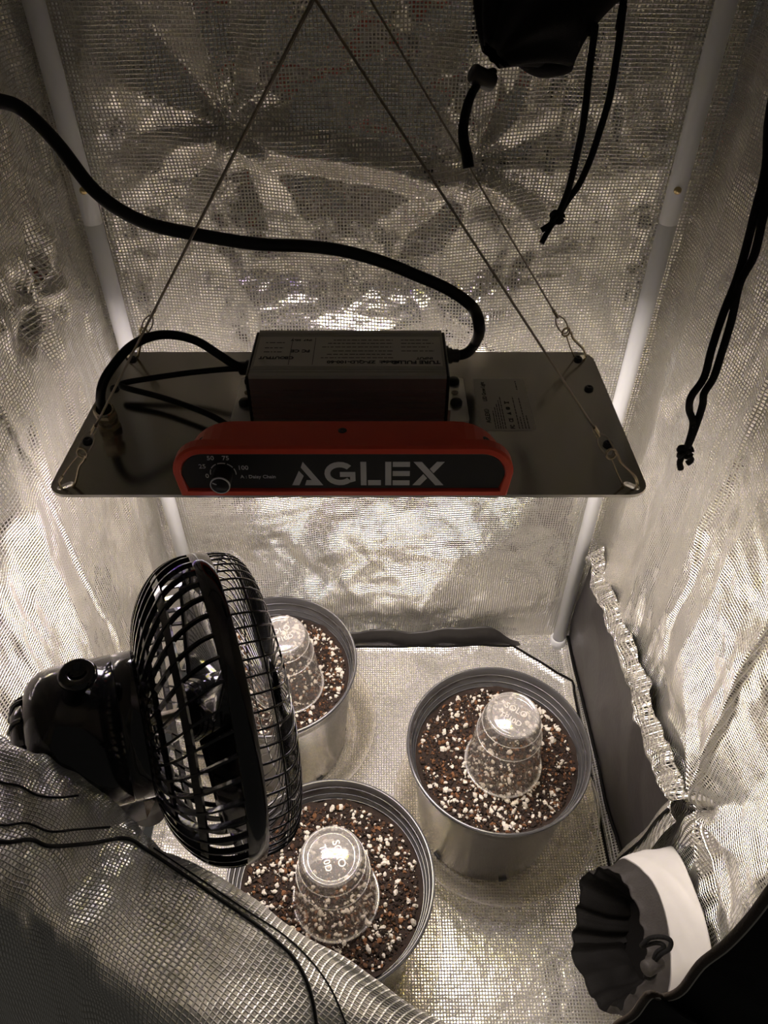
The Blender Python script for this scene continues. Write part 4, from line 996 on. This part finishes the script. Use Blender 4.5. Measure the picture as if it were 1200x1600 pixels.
knotted_cord('hanging_cord', 'black doubled cord with a frayed knot by the right wall',
    [[(0.200, 0.44, ZC - 0.012), (0.2005, 0.437, 0.95)] + hang([(1215, 120, 0.385), (1197, 260, 0.41), (1180, 330, 0.42), (1165, 390, 0.435), (1150, 440, 0.445), (1130, 490, 0.458), (1112, 545, 0.47), (1100, 590, 0.482), (1080, 620, 0.49), (1077, 640, 0.50), (1083, 660, 0.507), (1078, 685, 0.515), (1071, 704, 0.524)]),
     [(0.205, 0.44, ZC - 0.012), (0.2045, 0.437, 0.95)] + hang([(1226, 120, 0.383), (1206, 280, 0.41), (1192, 340, 0.42), (1178, 400, 0.433), (1156, 442, 0.443), (1143, 500, 0.458), (1128, 550, 0.47), (1115, 590, 0.482), (1100, 615, 0.49), (1098, 632, 0.497), (1090, 658, 0.507), (1080, 685, 0.515), (1072, 704, 0.524)])],
    kn, [hang([(1068, 710, 0.526), (1062, 722, 0.53), (1064, 733, 0.533)]), hang([(1072, 710, 0.526), (1080, 718, 0.53), (1074, 724, 0.533)])], 0.0024)

# ================================================================== DOOR FLAPS
def cr(a, b, c, d, t):
    return 0.5 * ((2 * b) + (c - a) * t + (2 * a - 5 * b + 4 * c - d) * t * t + (3 * b - a - 3 * c + d) * t ** 3)
def patch(ctrl, nu, nv):
    C = np.array([[tuple(p) for p in row] for row in ctrl], float)
    def interp(C, n):
        m = C.shape[0]; out = []
        for t in np.linspace(0, m - 1, n):
            i = min(int(t), m - 2); f_ = t - i
            out.append(cr(C[max(i - 1, 0)], C[i], C[i + 1], C[min(i + 2, m - 1)], f_))
        return np.array(out)
    R = interp(C, nv)
    return np.swapaxes(interp(np.swapaxes(R, 0, 1), nu), 0, 1)
crest = [(-330, 990, 0.378), (-250, 1040, 0.382), (-170, 1085, 0.385), (-80, 1135, 0.388), (0, 1176, 0.392), (60, 1202, 0.399), (125, 1240, 0.408), (180, 1283, 0.417), (240, 1320, 0.428), (330, 1376, 0.448), (440, 1445, 0.473), (560, 1522, 0.5), (700, 1608, 0.53), (840, 1690, 0.56)]
row2 = [(-362, 1068, 0.348), (-282, 1118, 0.352), (-202, 1163, 0.355), (-116, 1213, 0.358), (-40, 1254, 0.362), (20, 1278, 0.369), (87, 1314, 0.378), (142, 1353, 0.387), (200, 1390, 0.398), (285, 1446, 0.418), (388, 1521, 0.443), (498, 1604, 0.47), (620, 1696, 0.5), (750, 1780, 0.53)]
row3 = [(-410.0, 1192.8, 0.31), (-330.0, 1242.8, 0.314), (-250.0, 1287.8, 0.317), (-170.0, 1337.8, 0.32), (-100.0, 1378.8, 0.324), (-40.0, 1399.6, 0.331), (30.0, 1432.4, 0.34), (85.0, 1465.0, 0.349), (140.0, 1502.0, 0.36), (217.5, 1558.0, 0.38), (310.0, 1642.6, 0.405), (405.0, 1735.2, 0.432), (500.0, 1836.8, 0.462), (615.0, 1924.0, 0.492)]
rows = [[at_t(*p) for p in r] for r in (crest, row2, row3)]
rows.append([p + Vector((-0.006, -0.020, -0.075)) for p in rows[2]])
behind = [p + Vector((0.002, 0.004, -0.022)) for p in rows[0]]
behind2 = [p + Vector((0.004, 0.006, -0.085)) for p in rows[0]]
hang_ = [p + Vector((-0.004, -0.03, -0.14)) for p in rows[3]]
G = patch([behind2, behind] + rows + [hang_], 220, 190)[:, ::-1]
S2, Q2 = np.meshgrid(np.linspace(0, 0.62, 220), np.linspace(0, 0.40, 190))
dn = np.cross(np.gradient(G, axis=1), np.gradient(G, axis=0)); dn /= np.linalg.norm(dn, axis=-1, keepdims=True)
G = G + dn * (0.0045 * fbm(S2 / 0.07, Q2 / 0.09, 91, 3) + 0.0024 * crumple(S2, Q2, 92, 5, 0.06))[..., None]
flap = empty('door_flap', (-0.10, 0.12, 0.45)); tag(flap, 'silver grid door flap folded over at lower left', 'door flap')
bpy.context.view_layer.update()
fo = grid_mesh('folded_cloth', G, np.stack([S2, Q2], -1), [M['foil_door'], M['nylon']], 0.0010); under(fo, flap)
from mathutils.bvhtree import BVHTree
bvh = BVHTree.FromPolygons([v.co.copy() for v in fo.data.vertices], [tuple(p.vertices) for p in fo.data.polygons])
C0 = Vector((0, 0, 0.95))
def on_flap(px, py, lift=0.0004):
    d = (at_t(px, py, 1.0) - C0).normalized()
    hit = bvh.ray_cast(C0, d)
    return (hit[0] - d * lift) if hit[0] is not None else None
def seam(name, pts, r, mat):
    dense = spline([(a, b, 0) for a, b in pts], 8)
    P3 = [on_flap(p.x, p.y) for p in dense]; P3 = [p for p in P3 if p is not None]
    if len(P3) < 3: return
    mb = MB(); mb.tube(P3, r, 6, sub=1); under(mb.build(name, mat), flap)
seam('seam', [(-260, 1130), (-120, 1185), (-10, 1219), (31, 1228), (57, 1242), (90, 1246), (122, 1243)], 0.0006, M['stitch'])
seam('seam', [(-280, 1195), (-130, 1250), (-10, 1287), (41, 1286), (78, 1299), (120, 1296), (172, 1292)], 0.0006, M['stitch'])
seam('seam', [(-290, 1222), (-135, 1278), (-10, 1314), (46, 1312), (78, 1322), (140, 1318), (196, 1310), (232, 1330), (310, 1382), (372, 1424), (413, 1454), (455, 1492), (478, 1530), (490, 1570), (496, 1615)], 0.0011, M['stitch'])
seam('seam', [(240, 1325), (320, 1378), (385, 1422), (440, 1458), (485, 1500), (520, 1550), (545, 1612)], 0.0005, M['stitch'])

# right-hand flap: black outside of the door with a bound edge
edge = [(1290, 1290), (1235, 1350), (1205, 1385), (1170, 1432), (1130, 1475), (1092, 1505), (1062, 1545), (1035, 1556), (1012, 1552), (988, 1583), (960, 1602), (930, 1640), (900, 1700), (880, 1790)]
def on_y(px, py, y):
    d = at_t(px, py, 1.0) - C0; return C0 + d * (y / d.y)
E0 = [on_y(a, b, 0.098) if b < 1660 else None for a, b in edge]
E0 = [p for p in E0 if p is not None]
E0 = [Vector((0.208, 0.098, 1.10)), Vector((0.206, 0.098, 0.95)), Vector((0.195, 0.098, 0.80)), Vector((0.178, 0.098, 0.71))] + E0
E0.append(E0[-1] + Vector((-0.004, 0.0, -0.06))); E0.append(E0[-1] + Vector((-0.004, 0.0, -0.08)))
ctrl = [E0, [p + Vector((0.030, -0.012, -0.014)) for p in E0], [p + Vector((0.075, -0.014, -0.030)) for p in E0], [p + Vector((0.14, -0.004, -0.04)) for p in E0]]
G2 = patch(ctrl, 120, 60)
S3, Q3 = np.meshgrid(np.linspace(0, 0.4, 120), np.linspace(0, 0.15, 60))
G2[..., 1] += 0.003 * fbm(S3 / 0.05, Q3 / 0.05, 95, 3) * smooth_step(0, 0.03, Q3)
fl2 = empty('door_flap', tuple(E0[-1])); tag(fl2, 'black door flap with brown bound edge at lower right', 'door flap')
bpy.context.view_layer.update()
under(grid_mesh('hanging_cloth', G2, np.stack([S3, Q3], -1), [M['nylon'], M['nylon']], 0.0010), fl2)
mb = MB(); mb.tube([Vector(p) + Vector((0, -0.0006, 0.0002)) for p in G2[0, ::3]], 0.0017, 8, sub=2); under(mb.build('edge_binding', M['binding']), fl2)
mb = MB(); mb.tube([Vector(p) + Vector((0, -0.0012, 0.0006)) for p in G2[2, ::3]], 0.0004, 5, sub=2); under(mb.build('edge_stitching', M['label']), fl2)
